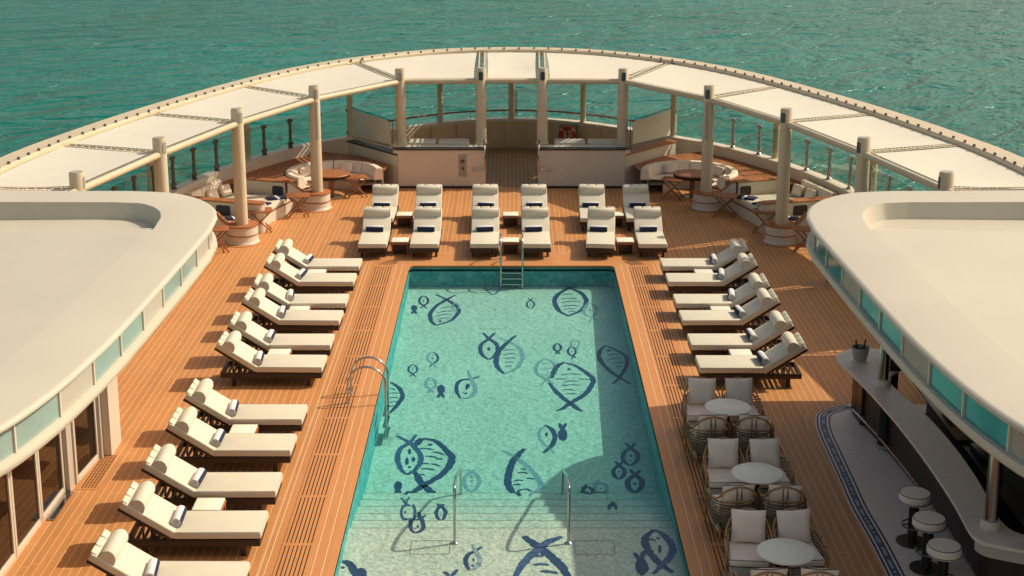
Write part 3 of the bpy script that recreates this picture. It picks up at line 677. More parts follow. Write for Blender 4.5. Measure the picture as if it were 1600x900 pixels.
# ------------------------------------------------------------------ central wall block
for s in (-1,1):
    g=empty('cabin_wall','low cream wall block with dark cap on the %s of the passage'%SIDE[s],'wall',(0,0,0),0,'low cream walls beside the passage')
    b=MB(); poly=[(s*.82,44.33),(s*3.5,44.33),(s*3.66,44.45),(s*5.3,46.5),(s*5.3,46.75),(s*3.66,44.9),(s*3.5,45.0),(s*.82,45.0)]
    b.prism([(s*.82,44.33),(s*3.5,44.33),(s*3.68,44.5),(s*3.5,45.0),(s*.82,45.0)],0,1.20); b.prism([(s*3.55,44.36),(s*5.32,46.55),(s*5.2,46.75),(s*3.45,44.75)],0,1.02)
    b.build('panel',M['white'],g,smooth=False)
    b=MB(); b.prism([(s*.79,44.30),(s*3.51,44.30),(s*3.73,44.5),(s*3.62,44.66),(s*.79,44.66)],1.203,1.24,.006); b.build('cap',M['darkwood'],g,smooth=False)
    b=MB(); b.prism([(s*.79,44.664),(s*3.61,44.664),(s*3.55,45.03),(s*.79,45.03)],1.203,1.236); b.build('top_panel',M['white'],g,smooth=False)
    b=MB(); b.prism([(s*3.55,44.33),(s*5.36,46.55),(s*5.1,46.85),(s*3.42,44.8)],1.023,1.07,.006); b.build('sloped_cap',M['cap'] if s>0 else M['darkwood'],g,smooth=False)
    b=MB(); b.box(min(s*.80,s*3.5),max(s*.80,s*3.5),44.30,44.329,.0,.07); b.build('skirting',M['darkwood'],g,smooth=False)
    # loose seat cushions behind the wall
    for k in range(2):
        x0=s*(1.35+k*1.05); x1=x0+s*.97
        mb=MB(); mb.box(min(x0,x1),max(x0,x1),45.12,45.75,1.0,1.30,.05,3); o=mb.build('seat_cushion',M['cushion']); tag(o,'white seat cushion behind the %s cabin wall, %s the passage'%(SIDE[s],'nearer' if k==0 else 'farther from'),'cushion','white cushions behind the cabin walls')
    mb=MB(); mb.box(min(s*1.3,s*3.4),max(s*1.3,s*3.4),45.06,45.85,0,.995); o=mb.build('bench_base',M['white'],smooth=False); tag(o,'cream bench base behind the %s cabin wall'%SIDE[s],'bench')
    # fabric wind screen
    g=empty('wind_screen','white laced fabric wind screen left of the central wall' if s<0 else 'white laced fabric wind screen right of the central wall','wind screen',(0,0,0),0,'laced wind screens')
    A=Vector((s*3.72,44.72)); B=Vector((s*5.22,47.1)); b=MB()
    def W2(u,z): p=A.lerp(B,u); return (p.x,p.y,z)
    q=[W2(.03,1.30),W2(.97,1.15),W2(.97,2.0),W2(.03,2.0)]; n=Vector((B.y-A.y,-(B.x-A.x),0)).normalized()*.008
    b.face([Vector(p)+n for p in q]); b.face([Vector(p)-n for p in reversed(q)]); b.build('cloth',M['sail'],g,smooth=False)
    b=MB(); b.tube([W2(-.02,1.24),W2(-.02,2.06),W2(1,2.06)],.014,6); b.tube([W2(0,1.24),W2(1,1.09)],.014,6)
    for k in range(30):
        u=k/30+.02; b.tube([W2(u,2.0),W2(u+.012,2.06)],.005,4,cap=False); zz=1.30-.15*u; b.tube([W2(u,zz),W2(u+.012,zz-.055)],.005,4,cap=False)
    b.build('frame_rope',M['black'],g,smooth=False)
    # handrail of the passage
    mb=MB(); x=s*.86
    mb.tube(catmull([(x,44.9,1.24),(x,44.85,1.42),(x,44.5,1.42),(s*.83,44.2,1.2),(s*.84,44.18,.75),(s*.9,44.2,.62),(s*1.15,44.2,.60),(s*1.18,44.3,.60)],5),.024,8)
    mb.lathe([(.05,0),(.05,.02)],seg=10); mb.bm.verts.ensure_lookup_table()
    for v in mb.bm.verts[-20:]: v.co=Vector((s*1.18+v.co.x,44.30-v.co.z,.60+v.co.y))
    o=mb.build('passage_handrail',M['steel']); tag(o,'bent steel handrail on the %s edge of the passage'%SIDE[s],'handrail','steel handrails at the passage')
# electrical recess
g=empty('service_box','recessed service panel with dark socket and hose on the left cabin wall','service panel',(-1.52,44.325,.72))
b=MB(); b.box(-.12,.12,-.012,0,-.35,.35,.01); b.build('plate',M['greyp'],g)
b=MB(); b.tube([(0,-.013,.14),(0,-.03,.14)],.06,14); b.tube([(0,-.013,-.08),(0,-.05,-.08)],.05,12); b.build('socket',M['black'],g)
b=MB(); b.tube(catmull([(.0,-.03,.3),(.01,-.04,.0),(-.05,-.05,-.16),(.02,-.05,-.26),(.09,-.04,-.36)],6),.010,6); b.build('hose',M['steel'],g)
# life ring
lr=empty('life_ring','red life ring hung on the tan stern lining right of the passage','life ring',(1.93,49.86,.62),-.25)
tr=[];b=MB(); b.tube([(.25*math.cos(t),0,.25*math.sin(t)) for t in [2*PI*k/28 for k in range(28)]],.075,12,closed=True); b.build('ring',M['red'],lr)
for k in range(4):
    a=PI/4+k*PI/2; b=MB(); b.tube([(.25*math.cos(a+t),0,.25*math.sin(a+t)) for t in (-.07,-.02,.02,.07)],.079,12); b.build('band',M['cushion'],lr)
b=MB(); b.box(-.30,.30,.085,.10,-.36,.36,.01); b.build('backboard',M['dsteel'],lr)
b=MB(); b.lathe([(.165,0),(.165,.02)],seg=20)
for v in b.bm.verts: v.co=Vector((v.co.x,.07-v.co.z,v.co.y))
b.build('hub_disc',M['tan'],lr)
b=MB(); b.box(-.012,.012,.02,.045,-.16,.16); b.tube([(0,.03,.0),(0,.03,.08)],.035,8); b.build('light_bracket',M['red'],lr)
# ------------------------------------------------------------------ seating alcoves, mirrored left / right
for s in (-1,1):
    S=SIDE[s]
    # wood shelf between bulwark and round banquette
    C=Vector((s*5.4,43.45)); RO=1.5
    inb=[p for p in bw_in if p.x*s>0]
    if s<0: inb=inb[::-1]         # from forward to stern
    arc=[]; 
    NA=22
    for k in range(NA+1):
        a=R(232-(232-8)*k/NA)     # left side angles, mirrored by s
        arc.append(Vector((C.x+ (RO+.02)*math.cos(a)*(1 if s<0 else -1),C.y+(RO+.02)*math.sin(a))))
    ln=[p for p in inb if 41.5<p.y<46.6]
    ac=[0]
    for p,q in zip(ln,ln[1:]): ac.append(ac[-1]+(q-p).length)
    def pl(u):
        d=u*ac[-1]
        for i in range(len(ln)-1):
            if ac[i]<=d<=ac[i+1]+1e-9: return ln[i].lerp(ln[i+1],(d-ac[i])/(ac[i+1]-ac[i]))
        return ln[-1]
    ends=[pl(k/(NA-3)) for k in range(NA-2)]+[Vector((s*4.8,45.85)),Vector((s*4.3,45.2)),Vector((s*3.8,44.55))]
    b=MB(); b.grid([[(p.x,p.y,.70) for p in arc],[(p.x,p.y,.70) for p in ends]])
    o=b.build('teak_ledge',M['cap'],smooth=False); tag(o,'wide teak ledge behind the round sofa on the %s'%S,'ledge','teak ledges behind the round sofas')
    # round banquette
    g=empty('round_sofa','curved cream sofa around the round table in the %s alcove'%S,'sofa',(C.x,C.y,0),0,'curved sofas in the stern alcoves')
    if s>0: g.scale=(-1,1,1)
    def arcrow(r,z,a0,a1,n=26): return [(r*math.cos(R(a0+(a1-a0)*k/n)),r*math.sin(R(a0+(a1-a0)*k/n)),z) for k in range(n+1)]
    b=MB(); b.grid([arcrow(r,z,232,8) for r,z in ((.78,0),(.80,.27),(1.5,.27),(1.5,.715),(1.50,0))]); b.build('base',M['white'],g)
    n_s=5
    for k in range(n_s):
        a0=232-(224)*k/n_s-.6; a1=232-(224)*(k+1)/n_s+.6
        b=MB(); rows=[arcrow(r,z,a0,a1,8) for r,z in ((.76,.28),(.74,.30),(.74,.40),(.77,.43),(1.25,.44),(1.27,.40),(1.27,.28))]; b.grid(rows)
        b.build('seat_cushion',M['beige'],g)
        b=MB(); rows=[arcrow(r,z,a0,a1,8) for r,z in ((1.24,.42),(1.20,.46),(1.24,.72),(1.28,.77),(1.42,.78),(1.47,.74),(1.48,.42))]; b.grid(rows)
        for e in (0,-1): b.face([r[e] for r in rows])
        b.build('back_cushion',M['beige'],g)
    b=MB(); b.tube(arcrow(.742,.30,232,8),.012,5); b.build('piping',M['pipe'],g)
    # scatter cushions
    for k,(a,dist) in enumerate(((150,1.12),(78,1.12),(215,1.1)) if s<0 else ((150,1.12),(66,1.12),(215,1.1))):
        x=C.x+dist*math.cos(R(a))*(1 if s<0 else -1); y=C.y+dist*math.sin(R(a))
        mb=MB(); mb.box(-.2,.2,-.06,.06,-.15,.15,.055,3); o=mb.build('throw_pillow',M['beige']); o.location=(x,y,.61); o.rotation_euler=(R(-22),0,math.atan2(y-C.y,x-C.x)-PI/2)
        tag(o,'small beige pillow on the %s curved sofa, %s'%(S,('at the outer end','behind the table','nearest the column')[k]),'pillow','small pillows on the curved sofas')
    # round table
    g=empty('round_table','round slatted teak table inside the %s curved sofa'%S,'table',(s*5.47,43.25,0),0,'round teak tables')
    b=MB(); b.lathe([(.52,.655),(.57,.665),(.575,.70),(.56,.72)],seg=36); b.build('table_top',M['slatwood'],g)
    b=MB(); b.lathe([(.579,.675),(.579,.688)],seg=36); b.lathe([(.575,.60),(.575,.64),(.5,.65)],seg=36); b.build('rim',M['darkwood'],g)
    b=MB(); b.lathe([(.10,.03),(.08,.06),(.08,.6)],seg=14); b.build('pedestal',M['slatwood'],g)
    b=MB(); b.lathe([(.30,0),(.30,.02),(.1,.04)],seg=22); b.build('foot',M['steel'],g)
    # column drums with bands, wall end arms
    for (cx,cy,nm) in ((5.74,41.72,'beside the round sofa'),(7.22,37.92,'one nearer to the camera')):
        g=empty('column_drum','cream drum plinth with teak bands around the %s column %s'%(S,nm),'plinth',(s*cx,cy,0),0,'drum plinths round the columns')
        b=MB(); b.lathe([(.46,.02),(.43,.05),(.42,.10),(.42,.465)],seg=36); b.build('drum',M['white'],g)
        b=MB(); b.lathe([(.433,.225),(.433,.25)],seg=36); b.build('band',M['redwood'],g)
        b=MB(); b.lathe([(.44,.466),(.44,.50),(.43,.505)],seg=36); b.build('cap',M['cap'],g)
        b=MB(); b.lathe([(.60,.004),(.60,.013)],seg=36); b.build('floor_ring',M['coping'],g)
    # dividing walls with wood caps (from bulwark in to drum)
    def divider(p0,p1,label,arm=None,niche=None,th=.30,rounded=False,z=.80):
        g=empty('divider_wall',label,'wall',(0,0,0),0,'low divider walls between the alcoves')
        A=Vector(p0);B=Vector(p1); t=(B-A).normalized(); n=Vector((-t.y,t.x))*(th/2)
        poly=[A+n,B+n]+([B+t*th/2*math.sin(PI*k/8)+n*math.cos(PI*k/8) for k in range(1,8)] if rounded else [])+[B-n,A-n]
        b=MB(); b.prism(poly,0,z-.04); b.build('panel',M['white'],g,smooth=False)
        pc=offset(poly,-.03 if offset(poly,-.03)[0].x!=0 else .03); 
        ctr=sum((p for p in poly),Vector((0,0)))/len(poly); pc=[ctr+(p-ctr)*1.0+(p-ctr).normalized()*.03 for p in poly]
        b=MB(); b.prism(pc,z-.037,z,.008); b.build('cap',M['cap'],g,smooth=False)
        if arm:
            D=Vector(arm); t2=(D-B).normalized(); n2=Vector((-t2.y,t2.x))*(th/2+.01)
            zs=[(0,z),(.25,z-.03),(.5,z-.16),(.8,z-.28),(1,.50)]
            L_=[];R_=[];Lb=[];Rb=[]
            for u,zz in zs:
                p=B.lerp(D,u); L_.append((*(p+n2),zz));R_.append((*(p-n2),zz));Lb.append((*(p+n2*.92),0));Rb.append((*(p-n2*.92),0))
            b=MB(); b.grid([[(x_,y_,z_-.035) for x_,y_,z_ in L_],L_,R_,[(x_,y_,z_-.035) for x_,y_,z_ in R_]]); b.build('sloped_arm',M['cap'],g,smooth=False)
            b=MB(); b.grid([Lb,[(x_,y_,z_-.036) for (x_,y_,_),(_,_,z_) in zip(Lb,L_)],[(x_,y_,z_-.036) for (x_,y_,_),(_,_,z_) in zip(Rb,R_)],Rb]); b.build('arm_side',M['white'],g,smooth=False)
        if niche:
            # niche: dark rounded opening on the camera-facing side
            u0,u1=niche; nn=n if n.y<0 else -n
            a=A.lerp(B,u0)+nn*1.03; c_=A.lerp(B,u1)+nn*1.03; L0=(c_-a).length; pts=[]
            for (cx_,cz_,a0) in ((L0-.06,.66,0),(.06,.66,90),(.06,.50,180),(L0-.06,.50,270)):
                for k in range(5): pts.append((cx_+.06*math.cos(R(a0+22.5*k)),cz_+.06*math.sin(R(a0+22.5*k))))
            tt=(c_-a).normalized(); b=MB()
            fr=[(a.x+tt.x*u,a.y+tt.y*u,v) for u,v in pts]; bk=[(x_-nn.x*.01,y_-nn.y*.01,v) for x_,y_,v in fr]
            fr2=[(x_+nn.normalized().x*.006,y_+nn.normalized().y*.006,v) for x_,y_,v in fr]
            b.face(fr2); b.grid([fr2,bk],closed=True); b.build('niche',M['darkwood'] if s>0 else M['pipe'],g,smooth=False)
    divider((s*8.0,42.05),(s*6.55,41.55),'low cream divider wall with teak cap between %s round sofa and daybed'%S,arm=(s*6.05,41.68),niche=(.74,.97),z=.86)
    divider((s*9.25,39.65),(s*6.95,38.98),'low cream divider wall with rounded teak end between the two %s daybeds'%S,niche=(.50,.68),rounded=True,th=.34,z=.84)
    divider((s*9.7,37.6),(s*7.95,37.85),'low cream divider wall with sloped teak arm meeting the nearest visible %s column drum'%S,arm=(s*7.55,37.88),z=.84)
    # daybeds
    for (poly,cush,lb,nm) in (([(6.35,41.4),(6.98,39.35),(9.1,39.95),(8.2,41.85)],[(6.42,41.3),(7.02,39.45),(9.0,40.05),(8.15,41.75)],'far','between the teak capped walls'),
                              ([(7.25,38.25),(7.05,38.72),(9.35,39.4),(9.7,37.8),(7.6,38.05)],[(7.3,38.3),(7.12,38.68),(9.25,39.3),(9.6,37.85),(7.7,38.1)],'near','next to the nearest column drum')):
        g=empty('daybed','cream built-in daybed on the %s %s'%(S,nm),'daybed',(0,0,0),0,'built-in daybeds in the alcoves')
        P_=[(s*x,y) for x,y in poly]; b=MB(); b.prism(P_,0,.30); b.build('base',M['white'],g,smooth=False)
        b=MB(); b.prism([(s*(x-.01),y) for x,y in poly],.301,.325); b.build('trim',M['redwood'],g,smooth=False)
        if lb=='far':
            q=[Vector((s*x,y)) for x,y in cush]
            for k in range(3):
                u0,u1=k/3+.004,(k+1)/3-.004
                b=MB(); b.prism([q[0].lerp(q[3],u0),q[1].lerp(q[2],u0),q[1].lerp(q[2],u1),q[0].lerp(q[3],u1)],.326,.45,.03); b.build('mattress',M['cushion'],g)
        else:
            b=MB(); b.prism([(s*x,y) for x,y in cush],.326,.45,.03); b.build('mattress',M['cushion'],g)
        bl=[p for p in offset(inb,0,False) if (39.9<p.y<42.0 if lb=='far' else 37.9<p.y<39.7)]
        if len(bl)>2:
            inn2=[p-Vector((s*.17,.0)) for p in bl]
            nb=3 if lb=='far' else 2
            L_=bl[0]-Vector((s*.05,0)); E_=bl[-1]-Vector((s*.05,0))
            for k in range(nb):
                a_=L_.lerp(E_,k/nb+.01); c_=L_.lerp(E_,(k+1)/nb-.01); nn=Vector((-s*.17,-.04))
                b=MB(); b.prism([a_,c_,c_+nn,a_+nn],.45,.88,.04); b.build('back_cushion',M['beige'],g)
    # navy towels on the daybeds, scatter cushions
    for k,(x,y,rz,w,d) in enumerate(((6.75,41.05,-.5,.62,.36),(7.08,40.2,-1.1,.55,.34),(7.55,38.62,-.4,.5,.3),(7.35,38.42,-.5,.3,.2))):
        mb=MB(); mb.box(-w/2,w/2,-d/2,d/2,.455,.50,.018,2,m=M['navy']); mb.box(-w*.12,w*.02,-d/2-.004,d/2+.004,.456,.506,.015,2,m=M['towel'])
        o=mb.build('folded_towel'); o.location=(s*x,y,0); o.rotation_euler=(0,0,rz*s)
        tag(o,'folded navy towel on the %s %s daybed, %s'%('farther' if k<2 else 'nearer',S,('by the niche','at its open corner','by the divider wall','on the front edge')[k]),'towel','folded navy towels on the daybeds')
    for k,(x,y) in enumerate(((8.3,41.35),(8.55,40.75))):
        mb=MB(); mb.box(-.2,.2,-.06,.06,-.17,.17,.055,3); o=mb.build('throw_pillow',M['beige']); o.location=(s*x,y,.62); o.rotation_euler=(R(-20),0,R(-60)*s if s>0 else R(60)); tag(o,'beige pillow leaning on the %s daybed back, %s one'%(S,'farther' if k==0 else 'nearer'),'pillow','pillows on the daybeds')
# folding stools
st=empty('folding_stool','','stool',(0,0,0),0,'folding teak stools by the alcoves')
b=MB()
for k in range(9): y=-.21+.42*k/8; b.box(-.26,.26,y-.020,y+.020,.475,.497,.004)
b.build('slatted_seat',M['slatwood'],st)
for sx in (-1,1):
    for sy in (-1,1):
        b=MB(); yo=sy*.17+sx*.014
        b.tube([(-sx*.21,yo,.47),(sx*.24,yo,.012)],.017,6); b.build('leg',M['redwood'],st)
for (x,z) in ((-.19,.06),(.19,.06),(-.2,.455),(.2,.455)): b=MB(); b.tube([(x,-.19,z),(x,.19,z)],.013,6); b.build('stretcher',M['redwood'],st)
spots=[(-1,4.72,43.2,.35,'in front of the left curved sofa'),(-1,6.12,40.75,.2,'in front of the far left daybed'),(-1,6.92,39.0+.0,.2,'at the rounded end of the left divider wall'),(-1,7.72,36.95,.25,'beside the left roof corner'),
       (1,4.85,42.9,-.35,'in front of the right curved sofa'),(1,6.12,40.75,-.25,'in front of the far right daybed'),(1,6.95,38.9,-.25,'at the rounded end of the right divider wall'),(1,7.72,36.95,-.3,'beside the right roof corner'),(1,8.0,34.2,-.3,'half hidden under the right roof edge')]
for i,(s,x,y,rz,lb) in enumerate(spots): _q=place(st,i==0,(s*x,y,0),rz,'folding slatted teak stool '+lb); _q.scale=(1.28,1.2,1.25)
# ------------------------------------------------------------------ roofs
def roofs(s):
    S=SIDE[s]
    path=[(13.2,12.6),(9.5,12.9),(7.6,13.5),(6.45,14.35),(5.85,15.3),(5.55,16.5),(5.38,18.0),(5.30,19.5),(5.22,22.5),(5.19,24.4)]
    cr=[(5.26,25.35),(5.47,26.08),(5.9,26.75),(6.5,27.2),(7.3,27.36)]
    base=[Vector(p[:2]) for p in catmull([(x,y,0) for x,y in path],4)]+[Vector(p[:2]) for p in catmull([(x,y,0) for x,y in cr],5)]+[Vector((13.2,27.40))]
    base=[Vector((s*p.x,p.y)) for p in base]
    k=1 if abs(offset(base,.1,False)[len(base)//2].x)>abs(base[len(base)//2].x) else -1
    def O(d): return offset(base,k*d if d else 1e-6,False)
    g=empty('bar_roof' if s>0 else 'lounge_roof','broad cream flat roof with raised rim over the %s'%('bar on the right' if s>0 else 'glazed lounge on the left'),'roof')
    b=MB(); pr=[(.30,3.775),(.02,3.775),(0,3.795),(0,3.825),(.03,3.855),(.07,3.862)]
    def sm(t): t=max(0,min(1,t)); return t*t*(3-2*t)
    in0,in1=O(.98),O(1.06); fr=[sm((p.y-24.75)/.75) for p in in1]
    b.grid([ring(O(d),z) for d,z in pr]+[[(p.x,p.y,3.863) for p,f in zip(in0,fr)],[(p.x,p.y,3.862-.30*f) for p,f in zip(in1,fr)]])
    b.build('rim',M['roof'],g)
    ra=[(p.x,p.y,3.862-.30*f) for p,f in zip(in1,fr)]
    b=MB(); b.grid([[(q[0]+(s*13.2-q[0])*t,q[1],q[2]+(3.50-q[2])*t) for q in ra] for t in (0,.25,.5,.75,1)])
    b.build('roof_top',M['roof'],g)
    b=MB(); b.grid([ring(O(d),z) for d,z in ((.30,3.40),(.09,3.40),(.04,3.385),(.02,3.34),(.02,3.29),(.05,3.25),(.12,3.24),(.9,3.235))]); b.build('lip',M['roof'],g)
    c=O(.9); b=MB(); b.bm.faces.new([b.bm.verts.new((p.x,p.y,3.234)) for p in c]); b.build('soffit',M['white'],g,smooth=False)
    # panes of the clerestory band
    line=O(.10); ac=[0]
    for p,q in zip(line,line[1:]): ac.append(ac[-1]+(q-p).length)
    def pos(d):
        for i in range(len(line)-1):
            if ac[i]<=d<=ac[i+1]+1e-9: return line[i].lerp(line[i+1],(d-ac[i])/(ac[i+1]-ac[i]))
        return line[-1]
    d=2.0; i=0
    mul=MB()
    pat=(0,0,1) if s>0 else (0,1,0)
    while d<ac[-1]-4:
        e=d+1.12; mb=MB(); pts=[pos(d+.03+(e-d-.06)*t/5) for t in range(6)]; mb.grid([ring(pts,3.402),ring(pts,3.774)])
        kd=pat[i%3]
        if s>0: mm=M['reflectglass'] if kd==0 else M['greyp']
        else: mm=M['paleglass'] if kd==0 else M['palepanel']
        mb.build('window_pane',mm,g,smooth=False)
        p=pos(e); mul.box(p.x-.022,p.x+.022,p.y-.022,p.y+.022,3.401,3.774); d=e; i+=1
    mul.build('mullions',M['white'],g,smooth=False)
    return g
for s in (-1,1): roofs(s)
# left lounge building: wall panel, doors
g=empty('lounge_building','glazed cream lounge wall with sliding doors under the left roof','building')
b=MB()
b.box(-13,-6.94,24.10,24.26,0,3.23); b.box(-7.06,-6.93,23.62,24.26,0,3.232)
b.build('end_wall',M['white'],g,smooth=False)
b=MB(); b.box(-7.26,-7.06,23.50,23.62,0,3.23); b.box(-7.42,-7.22,22.16,22.42,0,3.23); b.build('pier',M['palepanel'],g,smooth=False)
def pane(name,x0,y0,x1,y1,fw=.07):
    A=Vector((x0,y0));B=Vector((x1,y1)); d=(B-A); Ln=d.length; a=math.atan2(d.y,d.x)
    Mx=Matrix.Translation((x0,y0,0))@Matrix.Rotation(a,4,'Z')
    b=MB(); b.box(0,fw,-.03,.03,0,3.1,.006,M4=Mx); b.box(Ln-fw,Ln,-.03,.03,0,3.1,.006,M4=Mx); b.box(fw,Ln-fw,-.03,.03,0,.11,.006,M4=Mx); b.box(fw,Ln-fw,-.03,.03,3.0,3.1,M4=Mx)
    f=b.build(name,M['white'],g); b=MB(); b.box(fw,Ln-fw,-.006,.006,.11,3.0,M4=Mx); b.build('glass',M['doorglass'],f,smooth=False)
pane('sliding_door',-7.22,22.45,-7.14,23.50)
yy=22.14
for k in range(6): pane('sliding_door',-7.32-.025*(k+1),yy-1.12,-7.32-.025*k,yy); yy-=1.14
b=MB(); b.box(-7.27,-7.20,21.1,22.15,.002,.03); b.box(-7.19,-7.16,21.1,22.15,.002,.03); b.box(-7.23,-7.17,21.1,22.15,.002,.006,m=None); b.build('door_track',M['steel'],g,smooth=False)
b=MB(); b.face([(-12.5,14,.004),(-7.45,14,.004),(-7.3,24.1,.004),(-12.5,24.1,.004)]); b.build('interior_floor',M['tan'],g,smooth=False)
b=MB(); b.box(-12.6,-12.5,14,24.1,0,3.2); b.build('back_wall',M['tan'],g,smooth=False)
b=MB()
for k in range(3): b.box(-9.2,-8.0,17.5+k*2.2,19.2+k*2.2,.0,.45,.06); b.box(-9.4,-9.1,17.5+k*2.2,19.2+k*2.2,.2,.85,.06)
b.build('indoor_seating',M['beige'],g)
g=empty('door_grate','small slotted floor grate outside the lounge sliding door','grate',(0,0,0))
b=MB(); b.face([(-7.14,22.25,.005),(-6.80,22.25,.005),(-6.86,23.69,.005),(-7.12,23.69,.005)]); b.build('frame',M['coping'],g,smooth=False)
b=MB()
for i in range(5):
    for j in range(22): x=-7.09+.052*i; y=22.32+.061*j; b.box(x,x+.028,y,y+.03,.004,.009)
b.build('slots',M['slot'],g,smooth=False)
# ------------------------------------------------------------------ bar
b=MB(); mos=[at(1322,632),at(1300,636),at(1278,645),at(1274,660),at(1279,680),at(1290,705),at(1310,750),at(1330,795),at(1358,845),at(1388,905)]
ml=[Vector((p.x,p.y)) for p in mos]; ml=[Vector(p[:2]) for p in catmull([(p.x,p.y,0) for p in ml],6)]+[Vector((5.55,17.2)),Vector((5.7,14.5))]
rt=[Vector((8.6,p.y)) for p in ml]
b.grid([ring(ml,.004),ring(rt,.004)],M['mosaic'])
k=1 if offset(ml,.1,False)[20].x>ml[20].x else -1
for d0,d1,m_,z in ((.02,.055,M['mosdark'],.008),(.085,.115,M['mosdark'],.008),(.115,.17,M['fishpale'],.008),(.17,.20,M['mosdark'],.008),(.235,.265,M['mosdark'],.008)):
    b.grid([ring(offset(ml,k*d0,False),z),ring(offset(ml,k*d1,False),z)],m_)
ce=offset(ml,k*.142,False); ac=0
for p,q in zip(ce,ce[1:]):
    n=int((q-p).length/.09)+1
    for j in range(n):
        if (int(ac*7)+j)%3: continue
        w=p.lerp(q,j/n); b.face([(w.x-.024,w.y-.03,.011),(w.x+.024,w.y-.03,.011),(w.x+.024,w.y+.03,.011),(w.x-.024,w.y+.03,.011)],M['mosteal'])
    ac+=(q-p).length
o=b.build('bar_floor',smooth=False,recalc=True); tag(o,kind='structure')
b=MB(); o2=offset(ml,-k*.16,False); b.grid([ring(o2,.006),ring(offset(ml,-k*.17,False),.006)]); o=b.build('bar_floor_border',M['caulk'],smooth=False); tag(o,kind='structure')
Lc=[(6.02,25.75),(5.99,25.45),(6.08,24.8),(6.2,23.81),(6.31,22.33),(6.36,20.84),(6.35,19.44),(6.30,18.5),(6.36,18.22),(6.52,18.1),(6.9,17.92),(7.6,17.6),(8.6,17.0)]
Rc=[(6.25,26.02),(6.6,26.14),(6.98,26.0),(7.18,25.5),(7.08,25.08),(6.72,24.57),(6.68,24.0),(6.88,22.69),(6.95,21.51),(6.94,20.33),(6.88,19.44),(6.84,18.75),(7.0,18.4),(7.7,18.1),(8.6,17.6)]
Ls=[Vector(p[:2]) for p in catmull([(x,y,0) for x,y in Lc],5)]; Rs=[Vector(p[:2]) for p in catmull([(x,y,0) for x,y in Rc],5)]
bar=empty('bar_counter','long curved grey bar counter on dark wood under the right roof','bar counter')
b=MB(); poly=Ls+list(reversed(Rs)); b.prism(poly,1.05,1.10,.008); b.build('counter_top',M['grey'],bar)
def shrink(P,d): return [Vector((p.x+d,p.y)) for p in P]
b=MB(); lo=[p for p in shrink(Ls,.36) if p.y<25.6 and p.y>18.55]; lo2=[Vector((p.x+.12,p.y)) for p in lo]
b.grid([ring(lo,0),ring(lo,1.049)]); b.box(6.36,7.0,25.0,25.75,0,1.049); b.build('front_panel',M['darkwood'],bar,smooth=False)
b=MB(); bb=[p for p in Ls if p.y<18.5]; b.grid([ring([p+Vector((.06,.05)) for p in bb],.86),ring([p+Vector((.06,.05)) for p in bb],1.049)]); b.build('end_apron',M['palepanel'],bar)
b=MB(); bb2=[p+Vector((.14,.1)) for p in bb]; b.grid([ring(bb2,0),ring(bb2,.86)]); b.build('end_panel',M['darkwood'],bar,smooth=False)
b=MB(); fr=[p for p in shrink(Ls,.24) if p.y<25.3 and p.y>18.6]; b.tube([(p.x,p.y,.22) for p in fr],.02,8); b.build('foot_rail',M['steel'],bar)
b=MB()
for yk in (24.9,21.5,19.3): 
    xk=min(fr,key=lambda p:abs(p.y-yk)).x; b.tube([(xk,yk,.22),(xk+.13,yk,.22)],.014,6)
b.build('rail_bracket',M['steel'],bar)
b=MB(); b.lathe([(.13,0),(.13,.09)],(6.52,23.95),seg=24); b.build('support_foot',M['greyp'],bar)
b=MB(); b.lathe([(.115,.09),(.115,.92)],(6.52,23.95),seg=24); b.build('support_column',M['black'],bar)
b=MB(); b.lathe([(.12,.92),(.12,1.048)],(6.52,23.95),seg=24); b.build('support_collar',M['palepanel'],bar)
# two polished posts from counter to soffit
for (x,y,lb) in ((6.50,24.15,'beside the ice bucket on the bar'),(6.62,18.62,'at the near bend of the bar counter')):
    g=empty('roof_post','polished steel post on white collar '+lb,'post',(x,y,0),0,'polished steel posts on the bar counter')
    b=MB(); b.lathe([(.135,1.101),(.135,1.21),(.125,1.225)],seg=28); b.build('collar',M['white'],g)
    b=MB(); b.lathe([(.092,1.225),(.092,3.24)],seg=28); b.build('tube',M['steel'],g)
# back bar fixtures (dark)
g=empty('back_bar','dark back bar cabinets and worktops behind the bar counter','cabinet')
b=MB(); b.box(8.3,8.9,17.5,24.6,0,.9,.01); b.box(7.3,7.62,18.9,24.2,0,.84,.01); b.build('cabinet',M['black'],g)
b=MB(); b.box(7.22,7.72,22.2,24.9,.87,.90,.006); b.box(8.25,8.9,17.5,24.6,.905,.93,.006); b.build('worktop',M['dsteel'],g)
b=MB(); b.box(9.6,9.8,14,27,0,3.2); b.build('back_wall',M['darkwood'],g,smooth=False)
b=MB(); b.box(7.26,7.5,24.3,24.75,.903,.93,.006); b.build('cutting_board',M['palepanel'],g)
b=MB(); b.box(7.3,7.6,22.9,23.3,.903,1.0,.01); b.build('appliance',M['black'],g); b=MB(); b.box(7.35,7.6,21.4,21.9,.841,.97,.01); b.build('appliance',M['black'],g)
b=MB(); b.face([(7.1,17.6,.010),(9.6,17.6,.010),(9.6,25.6,.010),(7.1,25.6,.010)]); b.build('service_floor',M['dsteel'],g,smooth=False)
b=MB(); b.tube(catmull([(7.42,20.6,.86),(7.42,20.6,1.15),(7.35,20.55,1.24),(7.26,20.5,1.2),(7.25,20.5,1.1)],5),.028,8); o=b.build('beer_tap',M['dsteel']); tag(o,'curved dark steel tap behind the bar counter','tap')
